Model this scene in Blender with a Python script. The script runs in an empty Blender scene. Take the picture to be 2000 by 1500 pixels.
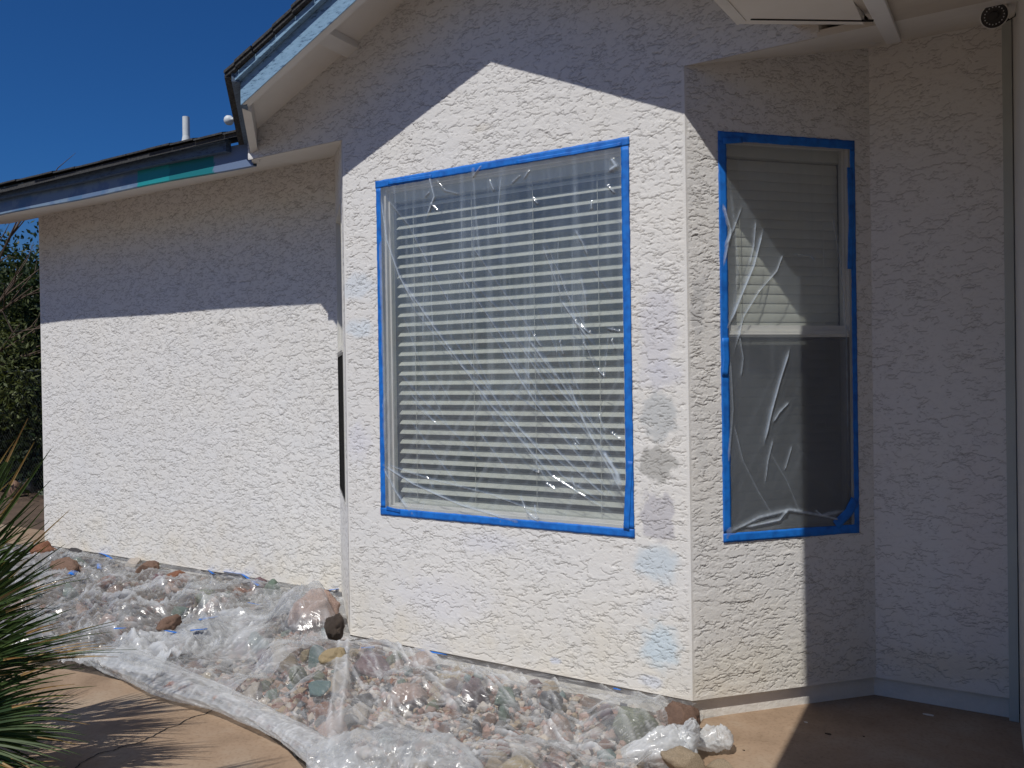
import bpy, bmesh, math, random
import numpy as np
from mathutils import Vector, Matrix, noise as mnoise

random.seed(7)
rng = np.random.default_rng(11)
scene = bpy.context.scene
col = scene.collection

# ------------------------------------------------------------------ camera
FPX = 1564.32
YAW, PIT, ROL = math.radians(-30.1806), math.radians(-0.39594), math.radians(-0.87527)
CAM = np.array([1.15218, -3.59426, 0.0])
_F = np.array([math.sin(YAW)*math.cos(PIT), math.cos(YAW)*math.cos(PIT), math.sin(PIT)])
_R0 = np.array([math.cos(YAW), -math.sin(YAW), 0.0]); _U0 = np.cross(_R0, _F)
_R = math.cos(ROL)*_R0 + math.sin(ROL)*_U0
_U = -math.sin(ROL)*_R0 + math.cos(ROL)*_U0
cd = bpy.data.cameras.new('camera'); co = bpy.data.objects.new('camera', cd); col.objects.link(co)
cd.sensor_width = 36; cd.lens = 36*FPX/2000; cd.clip_end = 500; cd.clip_start = 0.02
co.matrix_world = Matrix(((_R[0], _U[0], -_F[0], CAM[0]), (_R[1], _U[1], -_F[1], CAM[1]),
                          (_R[2], _U[2], -_F[2], CAM[2]), (0, 0, 0, 1)))
scene.camera = co

# ------------------------------------------------------------------ light
SUN_EL = math.radians(54.5)
w = bpy.data.worlds.new('World'); scene.world = w; w.use_nodes = True
nt = w.node_tree; bg = nt.nodes['Background']
sky = nt.nodes.new('ShaderNodeTexSky'); sky.sky_type = 'NISHITA'; sky.sun_disc = False
sky.sun_elevation = SUN_EL; sky.sun_rotation = math.radians(180)
sky.altitude = 400; sky.air_density = 1.0; sky.dust_density = 0.0; sky.ozone_density = 4.0
deep = nt.nodes.new('ShaderNodeVectorMath'); deep.operation = 'MULTIPLY'; deep.inputs[1].default_value = (0.34, 0.93, 1.64)   # dry desert air: a deeper blue
nt.links.new(sky.outputs[0], deep.inputs[0]); pale = nt.nodes.new('ShaderNodeVectorMath'); pale.operation = 'MULTIPLY'; pale.inputs[1].default_value = (0.74, 0.76, 0.80)     # the brighter part of the sky towards the sun is paler
lum = nt.nodes.new('ShaderNodeRGBToBW'); mr = nt.nodes.new('ShaderNodeMapRange'); mr.interpolation_type = 'SMOOTHSTEP'; mr.inputs['From Min'].default_value = 2.6; mr.inputs['From Max'].default_value = 6.0
skm = nt.nodes.new('ShaderNodeMix'); skm.data_type = 'RGBA'
nt.links.new(sky.outputs[0], pale.inputs[0]); nt.links.new(sky.outputs[0], lum.inputs[0]); nt.links.new(lum.outputs[0], mr.inputs['Value']); nt.links.new(mr.outputs[0], skm.inputs[0])
nt.links.new(deep.outputs[0], skm.inputs[6]); nt.links.new(pale.outputs[0], skm.inputs[7]); nt.links.new(skm.outputs[2], bg.inputs[0]); bg.inputs[1].default_value = 0.050
sl = bpy.data.lights.new('sun', 'SUN'); so = bpy.data.objects.new('sun', sl); col.objects.link(so)
sl.energy = 4.25; sl.angle = math.radians(0.5); sl.color = (1.0, 0.965, 0.91)
so.rotation_euler = (math.radians(90) - SUN_EL, 0, 0)      # light travels (0, cos, -sin)
so.location = (0, -8, 10)
scene.view_settings.view_transform = 'Standard'; scene.view_settings.look = 'None'
scene.view_settings.exposure = -0.32; scene.view_settings.gamma = 1.0
scene.render.engine = 'CYCLES'
try:
    scene.cycles.transparent_max_bounces = 24; scene.cycles.max_bounces = 8
except Exception: pass

# ------------------------------------------------------------------ geometry helpers
def ray(x, y): return _F + _R*((x-1000)/FPX) - _U*((y-750)/FPX)
def hit(x, y, n, c):            # where the sight line through a photo point meets the plane n.P = c
    r = ray(x, y); n = np.array(n, float); return CAM + r*((c - n@CAM)/(n@r))
def on_y(x, y, c): return hit(x, y, (0, 1, 0), c)
def on_z(x, y, c): return hit(x, y, (0, 0, 1), c)
def on_x(x, y, c): return hit(x, y, (1, 0, 0), c)

_perm = rng.permutation(256); _perm = np.concatenate([_perm, _perm, _perm])
_ga = rng.uniform(0, 2*np.pi, 256); _gx, _gy = np.cos(_ga), np.sin(_ga)
def perlin(x, y, seed=0):
    x = np.asarray(x, float) + seed*17.31; y = np.asarray(y, float) + seed*9.73
    xi = np.floor(x).astype(int); yi = np.floor(y).astype(int); fx = x-xi; fy = y-yi
    u = fx*fx*fx*(fx*(fx*6-15)+10); v = fy*fy*fy*(fy*(fy*6-15)+10)
    def g(ix, iy, dx, dy):
        h = _perm[(_perm[ix & 255] + iy) & 255]; return _gx[h]*dx + _gy[h]*dy
    a = g(xi, yi, fx, fy); b = g(xi+1, yi, fx-1, fy); c = g(xi, yi+1, fx, fy-1); d = g(xi+1, yi+1, fx-1, fy-1)
    return (a+(b-a)*u) + ((c+(d-c)*u) - (a+(b-a)*u))*v
def fbm(x, y, o=4, seed=0, gain=.5):
    s = 0; a = 1.0; f = 1.0
    for i in range(o): s = s + a*perlin(x*f, y*f, seed+i*3); a *= gain; f *= 2.03
    return s
def sstep(a, b, x): t = np.clip((x-a)/(b-a), 0, 1); return t*t*(3-2*t)

def link(o, parent=None):
    col.objects.link(o)
    if parent is not None: o.parent = parent
    return o
def fast_mesh(name, V, Fq, mat, parent=None, smooth=False, color=None, attrs=None):
    """V (n,3) array, Fq (m,4) or (m,3) array -> one mesh object"""
    V = np.asarray(V, np.float32); Fq = np.asarray(Fq, np.int32)
    me = bpy.data.meshes.new(name)
    k = Fq.shape[1]
    me.vertices.add(len(V)); me.vertices.foreach_set('co', V.ravel())
    me.loops.add(Fq.size); me.loops.foreach_set('vertex_index', Fq.ravel())
    me.polygons.add(len(Fq)); me.polygons.foreach_set('loop_start', np.arange(0, Fq.size, k, dtype=np.int32))
    try: me.polygons.foreach_set('loop_total', np.full(len(Fq), k, dtype=np.int32))
    except Exception: pass
    me.polygons.foreach_set('use_smooth', np.full(len(Fq), smooth, dtype=bool))
    me.update(calc_edges=True); me.validate()
    if color is not None:
        at = me.color_attributes.new('Col', 'FLOAT_COLOR', 'POINT')
        c = np.ones((len(V), 4), np.float32); c[:, :color.shape[1]] = color; at.data.foreach_set('color', c.ravel())
    if attrs:
        for an, av in attrs.items():
            at = me.attributes.new(an, 'FLOAT', 'POINT'); at.data.foreach_set('value', np.asarray(av, np.float32))
    me.materials.append(mat)
    return link(bpy.data.objects.new(name, me), parent)

class MB:
    def __init__(s): s.v = []; s.f = []
    def add(s, vs, fs):
        b = len(s.v); s.v += [tuple(map(float, p)) for p in vs]; s.f += [tuple(b+i for i in f) for f in fs]
    def box(s, a, b, fn=None):
        x0, y0, z0 = a; x1, y1, z1 = b
        vs = [(x0,y0,z0),(x1,y0,z0),(x1,y1,z0),(x0,y1,z0),(x0,y0,z1),(x1,y0,z1),(x1,y1,z1),(x0,y1,z1)]
        if fn: vs = [fn(*p) for p in vs]
        s.add(vs, [(0,3,2,1),(4,5,6,7),(0,1,5,4),(1,2,6,5),(2,3,7,6),(3,0,4,7)])
    def hexa(s, bottom, top):      # two matching rings of points
        n = len(bottom)
        s.add(list(bottom)+list(top), [tuple(range(n))[::-1], tuple(range(n, 2*n))] +
              [(i, (i+1) % n, n+(i+1) % n, n+i) for i in range(n)])
    def tube(s, pts, rad, seg=8):
        pts = [Vector(p) for p in pts]; rs = rad if isinstance(rad, (list, tuple)) else [rad]*len(pts)
        rings = []
        for i, p in enumerate(pts):
            d = (pts[min(i+1, len(pts)-1)] - pts[max(i-1, 0)]).normalized()
            a = d.orthogonal().normalized() if i == 0 else (A - d*A.dot(d)).normalized()
            A = a; b = d.cross(a)
            rings.append([p + (a*math.cos(2*math.pi*k/seg) + b*math.sin(2*math.pi*k/seg))*rs[i] for k in range(seg)])
        vs = [q for r in rings for q in r]; fs = []
        for i in range(len(rings)-1):
            for k in range(seg):
                fs.append((i*seg+k, i*seg+(k+1) % seg, (i+1)*seg+(k+1) % seg, (i+1)*seg+k))
        fs.append(tuple(range(seg))[::-1]); fs.append(tuple((len(rings)-1)*seg+k for k in range(seg)))
        s.add(vs, fs)
    def lathe(s, prof, M, seg=32):   # prof [(r, h)], M maps (x, y, h)
        vs = [M @ Vector((r*math.cos(2*math.pi*k/seg), r*math.sin(2*math.pi*k/seg), h)) for r, h in prof for k in range(seg)]
        fs = [(i*seg+k, i*seg+(k+1) % seg, (i+1)*seg+(k+1) % seg, (i+1)*seg+k) for i in range(len(prof)-1) for k in range(seg)]
        fs.append(tuple(range(seg))[::-1]); fs.append(tuple((len(prof)-1)*seg+k for k in range(seg)))
        s.add(vs, fs)
    def build(s, name, mat, parent=None, smooth=False, bevel=0):
        me = bpy.data.meshes.new(name); me.from_pydata(s.v, [], s.f); me.update()
        bm = bmesh.new(); bm.from_mesh(me); bmesh.ops.recalc_face_normals(bm, faces=bm.faces)
        bm.to_mesh(me); bm.free()
        if smooth: me.polygons.foreach_set('use_smooth', [True]*len(me.polygons))
        me.materials.append(mat)
        o = link(bpy.data.objects.new(name, me), parent)
        if bevel:
            m = o.modifiers.new('bevel', 'BEVEL'); m.width = bevel; m.segments = 2; m.limit_method = 'ANGLE'
        return o
def tag(o, label=None, cat=None, group=None, kind=None):
    if label: o['label'] = label
    if cat: o['category'] = cat
    if group: o['group'] = group
    if kind: o['kind'] = kind
    return o
def empty(name, loc=(0, 0, 0)):
    o = bpy.data.objects.new(name, None); o.location = loc; o.empty_display_size = .1; col.objects.link(o); return o

# ------------------------------------------------------------------ materials
def new_mat(name):
    m = bpy.data.materials.new(name); m.use_nodes = True
    nt = m.node_tree; b = nt.nodes['Principled BSDF']; return m, nt, b
def mottled(name, c1, c2, scale=8, rough=.8, bump=.2, bscale=80, c3=None, spec=.3, dist=.004, metallic=0):
    m, nt, b = new_mat(name); N = nt.nodes; L = nt.links
    tc = N.new('ShaderNodeTexCoord'); n = N.new('ShaderNodeTexNoise'); n.inputs['Scale'].default_value = scale
    n.inputs['Detail'].default_value = 6; n.inputs['Roughness'].default_value = .65
    L.new(tc.outputs['Object'], n.inputs['Vector'])
    r = N.new('ShaderNodeValToRGB'); r.color_ramp.elements[0].position = .35; r.color_ramp.elements[1].position = .65
    r.color_ramp.elements[0].color = (*c1, 1); r.color_ramp.elements[1].color = (*c2, 1)
    if c3: e = r.color_ramp.elements.new(.5); e.color = (*c3, 1)
    L.new(n.outputs['Fac'], r.inputs[0]); L.new(r.outputs[0], b.inputs['Base Color'])
    b.inputs['Roughness'].default_value = rough; b.inputs['Specular IOR Level'].default_value = spec
    b.inputs['Metallic'].default_value = metallic
    if bump:
        n2 = N.new('ShaderNodeTexNoise'); n2.inputs['Scale'].default_value = bscale; n2.inputs['Detail'].default_value = 5
        L.new(tc.outputs['Object'], n2.inputs['Vector'])
        bp = N.new('ShaderNodeBump'); bp.inputs['Strength'].default_value = bump; bp.inputs['Distance'].default_value = dist
        L.new(n2.outputs['Fac'], bp.inputs['Height']); L.new(bp.outputs[0], b.inputs['Normal'])
    return m
def vcol_mat(name, rough=.8, bump=.25, bscale=260, dist=.0015, spec=.3):
    m, nt, b = new_mat(name); N = nt.nodes; L = nt.links
    a = N.new('ShaderNodeAttribute'); a.attribute_name = 'Col'
    tc = N.new('ShaderNodeTexCoord'); n = N.new('ShaderNodeTexNoise'); n.inputs['Scale'].default_value = bscale
    n.inputs['Detail'].default_value = 4; L.new(tc.outputs['Object'], n.inputs['Vector'])
    bp = N.new('ShaderNodeBump'); bp.inputs['Strength'].default_value = bump; bp.inputs['Distance'].default_value = dist
    L.new(n.outputs['Fac'], bp.inputs['Height']); L.new(bp.outputs[0], b.inputs['Normal'])
    L.new(a.outputs['Color'], b.inputs['Base Color']); b.inputs['Roughness'].default_value = rough
    b.inputs['Specular IOR Level'].default_value = spec
    return m
def film_mat(name, gloss=.08, rough=.12, tint=(.92, .94, .95), attr=True, haze=.1, streak=None):
    """thin clear polythene: transparent sheet, a little milky, with a glossy skin; 'haze' attribute = how milky"""
    m = bpy.data.materials.new(name); m.use_nodes = True; nt = m.node_tree; N = nt.nodes; L = nt.links
    N.remove(N['Principled BSDF']); out = N['Material Output']
    tr = N.new('ShaderNodeBsdfTransparent'); tr.inputs[0].default_value = (.97, .975, .975, 1)
    di = N.new('ShaderNodeBsdfDiffuse'); di.inputs[0].default_value = (*tint, 1)
    tl = N.new('ShaderNodeBsdfTranslucent'); tl.inputs[0].default_value = (*tint, 1)
    gl = N.new('ShaderNodeBsdfGlossy'); gl.inputs['Roughness'].default_value = rough
    mx0 = N.new('ShaderNodeMixShader'); mx0.inputs[0].default_value = .35; L.new(di.outputs[0], mx0.inputs[1]); L.new(tl.outputs[0], mx0.inputs[2])
    mx1 = N.new('ShaderNodeMixShader'); L.new(tr.outputs[0], mx1.inputs[1]); L.new(mx0.outputs[0], mx1.inputs[2])
    if attr:
        a = N.new('ShaderNodeAttribute'); a.attribute_name = 'haze'; L.new(a.outputs['Fac'], mx1.inputs[0])
    else: mx1.inputs[0].default_value = haze
    lw = N.new('ShaderNodeLayerWeight'); lw.inputs['Blend'].default_value = .35
    mp = N.new('ShaderNodeMapRange'); mp.inputs['To Min'].default_value = gloss; mp.inputs['To Max'].default_value = .5
    L.new(lw.outputs['Facing'], mp.inputs['Value'])
    pw = N.new('ShaderNodeMath'); pw.operation = 'POWER'; pw.inputs[1].default_value = 2.5
    L.new(lw.outputs['Facing'], pw.inputs[0]); L.new(pw.outputs[0], mp.inputs['Value'])
    mx2 = N.new('ShaderNodeMixShader'); L.new(mp.outputs[0], mx2.inputs[0]); L.new(mx1.outputs[0], mx2.inputs[1]); L.new(gl.outputs[0], mx2.inputs[2])
    tc = N.new('ShaderNodeTexCoord'); n = N.new('ShaderNodeTexNoise'); n.inputs['Scale'].default_value = 45; n.inputs['Detail'].default_value = 3
    bp = N.new('ShaderNodeBump'); bp.inputs['Strength'].default_value = .35; bp.inputs['Distance'].default_value = .003
    if streak:       # pulled wrinkles: noise stretched along one direction of the sheet
        mpg = N.new('ShaderNodeMapping'); mpg.inputs['Rotation'].default_value = (0, 0, streak); mpg.inputs['Scale'].default_value = (7, 85, 40)
        L.new(tc.outputs['Object'], mpg.inputs[0]); L.new(mpg.outputs[0], n.inputs['Vector']); n.inputs['Scale'].default_value = 1; n.inputs['Distortion'].default_value = .6
        bp.inputs['Strength'].default_value = .8; bp.inputs['Distance'].default_value = .004
    else: L.new(tc.outputs['Object'], n.inputs['Vector'])
    L.new(n.outputs['Fac'], bp.inputs['Height']); L.new(bp.outputs[0], gl.inputs['Normal'])
    L.new(mx2.outputs[0], out.inputs[0]); return m
def glass_mat(name, c=(.86, .89, .88)):
    m = bpy.data.materials.new(name); m.use_nodes = True; nt = m.node_tree; N = nt.nodes; L = nt.links
    N.remove(N['Principled BSDF']); out = N['Material Output']
    tr = N.new('ShaderNodeBsdfTransparent'); tr.inputs[0].default_value = (*c, 1)
    gl = N.new('ShaderNodeBsdfGlossy'); gl.inputs['Roughness'].default_value = .02
    lw = N.new('ShaderNodeLayerWeight'); lw.inputs['Blend'].default_value = .5
    pw = N.new('ShaderNodeMath'); pw.operation = 'POWER'; pw.inputs[1].default_value = 4.0; L.new(lw.outputs['Facing'], pw.inputs[0])
    fr = N.new('ShaderNodeMapRange'); fr.inputs['To Min'].default_value = .09; fr.inputs['To Max'].default_value = .95; L.new(pw.outputs[0], fr.inputs['Value'])
    mx = N.new('ShaderNodeMixShader'); L.new(fr.outputs[0], mx.inputs[0]); L.new(tr.outputs[0], mx.inputs[1]); L.new(gl.outputs[0], mx.inputs[2])
    L.new(mx.outputs[0], out.inputs[0]); return m
def screen_mat(name):
    m = bpy.data.materials.new(name); m.use_nodes = True; nt = m.node_tree; N = nt.nodes; L = nt.links
    b = N['Principled BSDF']; b.inputs['Base Color'].default_value = (.03, .03, .032, 1); b.inputs['Roughness'].default_value = .6
    tr = N.new('ShaderNodeBsdfTransparent'); mx = N.new('ShaderNodeMixShader'); mx.inputs[0].default_value = .5
    L.new(tr.outputs[0], mx.inputs[1]); L.new(b.outputs[0], mx.inputs[2]); L.new(mx.outputs[0], N['Material Output'].inputs[0]); return m

M = {}
M['stucco'] = vcol_mat('stucco', .85, .5, 170, .002, .2)
M['white'] = mottled('white_trim', (.66, .64, .60), (.74, .72, .68), 3, .6, .15, 30)
M['porch'] = mottled('porch_ceiling_paint', (.50, .44, .37), (.60, .54, .46), 1.5, .8, .2, 60)
M['rafterw'] = mottled('rafter_white', (.76, .75, .73), (.80, .79, .77), 3, .5, .1, 30)
M['soffit'] = mottled('soffit_paint', (.70, .66, .60), (.78, .75, .70), 1.5, .7, .1, 20)
M['vinyl'] = mottled('vinyl_frame', (.66, .65, .60), (.70, .69, .65), 4, .35, 0)
M['slat'] = mottled('blind_slat', (.72, .70, .63), (.78, .76, .69), 4, .5, 0)
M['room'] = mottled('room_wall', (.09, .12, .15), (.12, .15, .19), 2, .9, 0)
M['dark'] = mottled('dark_gap', (.02, .02, .02), (.03, .03, .03), 5, .9, 0)
M['glass'] = glass_mat('window_glass')
M['screen'] = screen_mat('insect_screen')
M['film'] = film_mat('clear_film', .10, .10, tint=(.76, .87, 1.0))
M['sheet'] = film_mat('plastic_sheet', .05, .20, streak=.45)
M['shingle'] = mottled('asphalt_shingle', (.035, .037, .04), (.09, .09, .09), 60, .95, .6, 220, dist=.006)
M['lead'] = mottled('painted_pipe', (.62, .65, .66), (.75, .78, .78), 10, .5, .1)
M['gravelbase'] = mottled('bed_soil', (.07, .055, .045), (.15, .12, .095), 14, .95, .5, 90, dist=.01)
M['blackm'] = mottled('dark_screen', (.006, .006, .006), (.01, .01, .01), 10, .9, 0, spec=.05)
M['black'] = mottled('black_plastic', (.012, .012, .014), (.02, .02, .022), 10, .35, 0)
M['led'] = mottled('led_lens', (.5, .52, .55), (.6, .62, .65), 10, .15, 0, spec=.8)
M['stonev'] = vcol_mat('stone_chips', .75, .5, 120, .004)

def blue_paint(name, c1, c2, cdark):
    m, nt, b = new_mat(name); N = nt.nodes; L = nt.links
    tc = N.new('ShaderNodeTexCoord'); mp = N.new('ShaderNodeMapping'); mp.inputs['Scale'].default_value = (16, 60, 60)
    mp.inputs['Rotation'].default_value = (0, -.41, 0)
    L.new(tc.outputs['Object'], mp.inputs[0])
    n = N.new('ShaderNodeTexNoise'); n.inputs['Scale'].default_value = 1.2; n.inputs['Detail'].default_value = 7; n.inputs['Roughness'].default_value = .75
    L.new(mp.outputs[0], n.inputs['Vector'])
    r = N.new('ShaderNodeValToRGB'); e = r.color_ramp.elements
    e[0].position = .40; e[0].color = (*cdark, 1); e[1].position = .62; e[1].color = (*c2, 1)
    x = e.new(.44); x.color = (*c1, 1)
    L.new(n.outputs['Fac'], r.inputs[0]); L.new(r.outputs[0], b.inputs['Base Color']); b.inputs['Roughness'].default_value = .6
    bp = N.new('ShaderNodeBump'); bp.inputs['Strength'].default_value = .5; bp.inputs['Distance'].default_value = .003
    L.new(n.outputs['Fac'], bp.inputs['Height']); L.new(bp.outputs[0], b.inputs['Normal'])
    return m
M['blue'] = blue_paint('weathered_blue_paint', (.20, .34, .48), (.26, .42, .58), (.07, .13, .22))
M['blue_dark'] = blue_paint('shaded_blue_paint', (.075, .12, .19), (.10, .16, .24), (.04, .06, .10))  # trim blue darkened to carry the shade under the shingle overhang
M['fasciav'] = vcol_mat('patched_fascia_paint', .55, .3, 60, .002)

def tape_material():
    m, nt, b = new_mat('blue_tape'); N = nt.nodes; L = nt.links
    tc = N.new('ShaderNodeTexCoord'); n = N.new('ShaderNodeTexNoise'); n.inputs['Scale'].default_value = 25; n.inputs['Detail'].default_value = 4
    L.new(tc.outputs['Object'], n.inputs['Vector']); r = N.new('ShaderNodeValToRGB')
    r.color_ramp.elements[0].color = (.004, .11, .46, 1); r.color_ramp.elements[1].color = (.008, .18, .66, 1)
    r.color_ramp.elements[0].position = .3; r.color_ramp.elements[1].position = .6
    L.new(n.outputs['Fac'], r.inputs[0]); L.new(r.outputs[0], b.inputs['Base Color']); b.inputs['Roughness'].default_value = .55
    bp = N.new('ShaderNodeBump'); bp.inputs['Strength'].default_value = .3; bp.inputs['Distance'].default_value = .002
    L.new(n.outputs['Fac'], bp.inputs['Height']); L.new(bp.outputs[0], b.inputs['Normal']); return m
M['tape'] = tape_material()

M['bark_d'] = mottled('dead_leaf', (.05, .035, .025), (.10, .07, .05), 30, .9, 0)
def concrete_material():
    m, nt, b = new_mat('tan_concrete'); N = nt.nodes; L = nt.links
    tc = N.new('ShaderNodeTexCoord')
    n = N.new('ShaderNodeTexNoise'); n.inputs['Scale'].default_value = 2.2; n.inputs['Detail'].default_value = 8; n.inputs['Roughness'].default_value = .6
    n2 = N.new('ShaderNodeTexNoise'); n2.inputs['Scale'].default_value = 60; n2.inputs['Detail'].default_value = 6
    for q in (n, n2): L.new(tc.outputs['Object'], q.inputs['Vector'])
    r = N.new('ShaderNodeValToRGB'); e = r.color_ramp.elements
    e[0].position = .3; e[0].color = (.25, .175, .115, 1); e[1].position = .7; e[1].color = (.41, .33, .245, 1)
    x = e.new(.48); x.color = (.35, .25, .17, 1)
    L.new(n.outputs['Fac'], r.inputs[0])
    mx = N.new('ShaderNodeMixRGB'); mx.blend_type = 'MULTIPLY'; mx.inputs[0].default_value = .35
    r2 = N.new('ShaderNodeValToRGB'); r2.color_ramp.elements[0].position = .35; r2.color_ramp.elements[0].color = (.6, .55, .5, 1); r2.color_ramp.elements[1].position = .5; r2.color_ramp.elements[1].color = (1, 1, 1, 1)
    L.new(n2.outputs['Fac'], r2.inputs[0]); L.new(r.outputs[0], mx.inputs[1]); L.new(r2.outputs[0], mx.inputs[2])
    L.new(mx.outputs[0], b.inputs['Base Color']); b.inputs['Roughness'].default_value = .75; b.inputs['Specular IOR Level'].default_value = .25
    bp = N.new('ShaderNodeBump'); bp.inputs['Strength'].default_value = .3; bp.inputs['Distance'].default_value = .003
    L.new(n2.outputs['Fac'], bp.inputs['Height']); L.new(bp.outputs[0], b.inputs['Normal']); return m
M['concrete'] = concrete_material()
M['dirt'] = mottled('desert_dirt', (.085, .06, .045), (.15, .105, .075), 3, .95, .6, 40, dist=.02)

# ------------------------------------------------------------------ the house: dimensions
W = 2.07; D = .704; ZB = -1.5; S = math.sqrt(.5)
XC = -1.035                     # centre line of the bay
def soffit_z(y): return 1.421 + .2443*y
YG = -.40                       # front of the gable rake
def rake_z(x): return 2.214 - .44*abs(x-XC)     # bottom of rake board
YF = .09; ZF = 1.432            # main eave fascia: front face, bottom edge
GROUND = -1.6

# local frames of the three bay faces: (u along, w inward, z)
FRONT = (np.array([0, 0, 0.]), np.array([1, 0, 0.]), np.array([0, 1, 0.]))
RIGHT = (np.array([0, 0, 0.]), np.array([S, S, 0.]), np.array([-S, S, 0.]))
LEFT = (np.array([-W, 0, 0.]), np.array([-S, S, 0.]), np.array([S, S, 0.]))
def place(fr):
    O, A, B = fr
    return lambda u, w_, z: tuple(O + A*u + B*w_ + np.array([0, 0, z]))
def to_local(fr, x, y, w_=0.0):   # photo point -> (u, z) on the plane of a frame
    O, A, B = fr; P = hit(x, y, B, B@O + w_); return float((P-O)@A), float(P[2])

# ------------------------------------------------------------------ stucco
def boxblur(a, k):
    for ax in (0, 1):
        for _ in range(2):
            p = np.concatenate([np.repeat(np.take(a, [0], ax), k+1, ax), a, np.repeat(np.take(a, [-1], ax), k, ax)], ax)
            c = np.cumsum(p, ax); n = a.shape[ax]
            a = (np.take(c, range(2*k+1, 2*k+1+n), ax) - np.take(c, range(0, n), ax))/(2*k+1)
    return a
def stucco_h(U, V, seed, step, sx=1.0, dens=0.0, amp=1.0):
    """trowelled lace stucco: flat plates with ragged lower edges, a thin groove under each edge"""
    u = U*sx; v = V*sx
    wx = .009*fbm(u*30, v*30, 3, seed+50); wy = .006*fbm(u*34, v*34, 3, seed+60)
    m = sstep(-.3, .25, fbm(u*2.4, v*3.0, 3, seed+40)+dens)
    k1 = max(1, int(round(.0040/step)))
    def under(s_, k):
        q = np.zeros_like(s_); q[:, :-k] = np.clip(s_[:, k:]-s_[:, :-k], 0, 1); return q
    def beside(s_, k):
        q = np.zeros_like(s_); q[:-k] = np.clip(s_[k:]-s_[:-k], 0, 1); return q
    g = np.zeros_like(u); hp_ = np.zeros_like(u)
    # independent layers of mortar laps, each with its own ragged outline
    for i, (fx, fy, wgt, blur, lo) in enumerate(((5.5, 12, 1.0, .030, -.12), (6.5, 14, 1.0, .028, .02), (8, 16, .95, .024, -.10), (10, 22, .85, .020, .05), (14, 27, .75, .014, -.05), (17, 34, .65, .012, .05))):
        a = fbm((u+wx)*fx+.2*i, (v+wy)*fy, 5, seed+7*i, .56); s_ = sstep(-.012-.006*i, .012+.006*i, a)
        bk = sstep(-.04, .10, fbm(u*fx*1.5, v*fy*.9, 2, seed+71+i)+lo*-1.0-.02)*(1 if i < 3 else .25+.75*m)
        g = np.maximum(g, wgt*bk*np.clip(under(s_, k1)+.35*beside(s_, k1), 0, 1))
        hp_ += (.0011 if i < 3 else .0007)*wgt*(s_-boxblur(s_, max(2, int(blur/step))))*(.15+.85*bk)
    hgt = hp_ + .0024 - .0024*g + .00025*fbm(u*55, v*75, 3, seed+80)*(.4+.6*m) + .0010*fbm(u*6, v*6, 2, seed+81)
    return amp*hgt, g
def grid_lines(a, b, step, snaps):
    n = max(2, int(round((b-a)/step))); g = np.linspace(a, b, n+1)
    for s_ in snaps:
        if a < s_ < b: g[1+np.argmin(abs(g[1:-1]-s_))] = s_
    return g
def stucco_wall(name, fr, u0, u1, v0, v1, step, seed, hole=None, keep=None, sx=1.0, dens=0.0, amp=1.0,
                beads=(), colour=None, parent=None):
    us = grid_lines(u0, u1, step, hole[:2] if hole else ()); vs = grid_lines(v0, v1, step, (hole[2:] if hole else ()) + ((1.421,) if keep else ()))
    U, Vv = np.meshgrid(us, vs, indexing='ij')
    h, groove = stucco_h(U, Vv, seed, step, sx, dens, amp)
    shift = np.zeros_like(U)
    for b in beads:
        k_ = sstep(.004, .020, abs(U-b)+.010*fbm(U*3+b, Vv*9, 2, seed+5)*(abs(U-b) > .004)); k_ = np.where((Vv > 1.40) & bool(keep is gable_keep), 1.0, k_)
        h = h*(.15+.85*k_); groove = groove*k_
        k2 = 1-sstep(.0, .02, abs(U-b)); k2 = np.where((Vv > 1.419) & bool(keep is gable_keep), 0.0, k2); h = h*(1-k2)+.0025*k2
        shift += .4142*.0025*k2*(1 if (b == 0 and keep is gable_keep) else -1)
    h = h*sstep(0, .012, Vv-v0)+.002*(1-sstep(0, .012, Vv-v0)); groove = groove*sstep(.01, .03, Vv-v0)
    O, A, B = fr
    P = O + (U+shift)[..., None]*A - h[..., None]*B + Vv[..., None]*np.array([0, 0, 1.])
    nu, nv = U.shape
    idx = np.arange(nu*nv).reshape(nu, nv)
    F = np.stack([idx[:-1, :-1], idx[1:, :-1], idx[1:, 1:], idx[:-1, 1:]], -1).reshape(-1, 4)
    uc = ((us[:-1]+us[1:])/2)[:, None]+0*vs[None, 1:]; vc = ((vs[:-1]+vs[1:])/2)[None, :]+0*us[1:, None]
    ok = np.ones(uc.shape, bool)
    if hole: ok &= ~((uc > hole[0]) & (uc < hole[1]) & (vc > hole[2]) & (vc < hole[3]))
    if keep: ok &= keep(uc, vc)
    F = F[ok.ravel()]
    used = np.zeros(nu*nv, bool); used[F.ravel()] = True; remap = np.cumsum(used)-1
    base = np.array([.775, .762, .738])
    C = np.ones(U.shape+(3,))*base
    big = fbm(U*1.3, Vv*1.3, 3, seed+90)[..., None]
    C = C*(1 + .035*big) * (1 + np.array([-.01, 0, .02])*np.clip(fbm(U*3, Vv*3, 2, seed+91), -1, 1)[..., None])
    dirt = np.clip(1-(Vv-v0)/.55, 0, 1)*(.5+.9*np.clip(fbm(U*5, Vv*5, 3, seed+92)+.3, 0, 1))
    C = C*(1-np.array([.02, .06, .14])*dirt[..., None])
    if colour is not None: C = colour(U, Vv, C)
    C = C*(1-np.array([.45, .46, .47])*groove[..., None])      # crevice shade painted into the colour below the ragged edges
    C = C.reshape(-1, 3)
    fl = F if np.cross(A, [0, 0, 1.])@(-B) > 0 else F[:, ::-1]
    return fast_mesh(name, P.reshape(-1, 3)[used], remap[fl], M['stucco'], parent, True, C[used])
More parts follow.
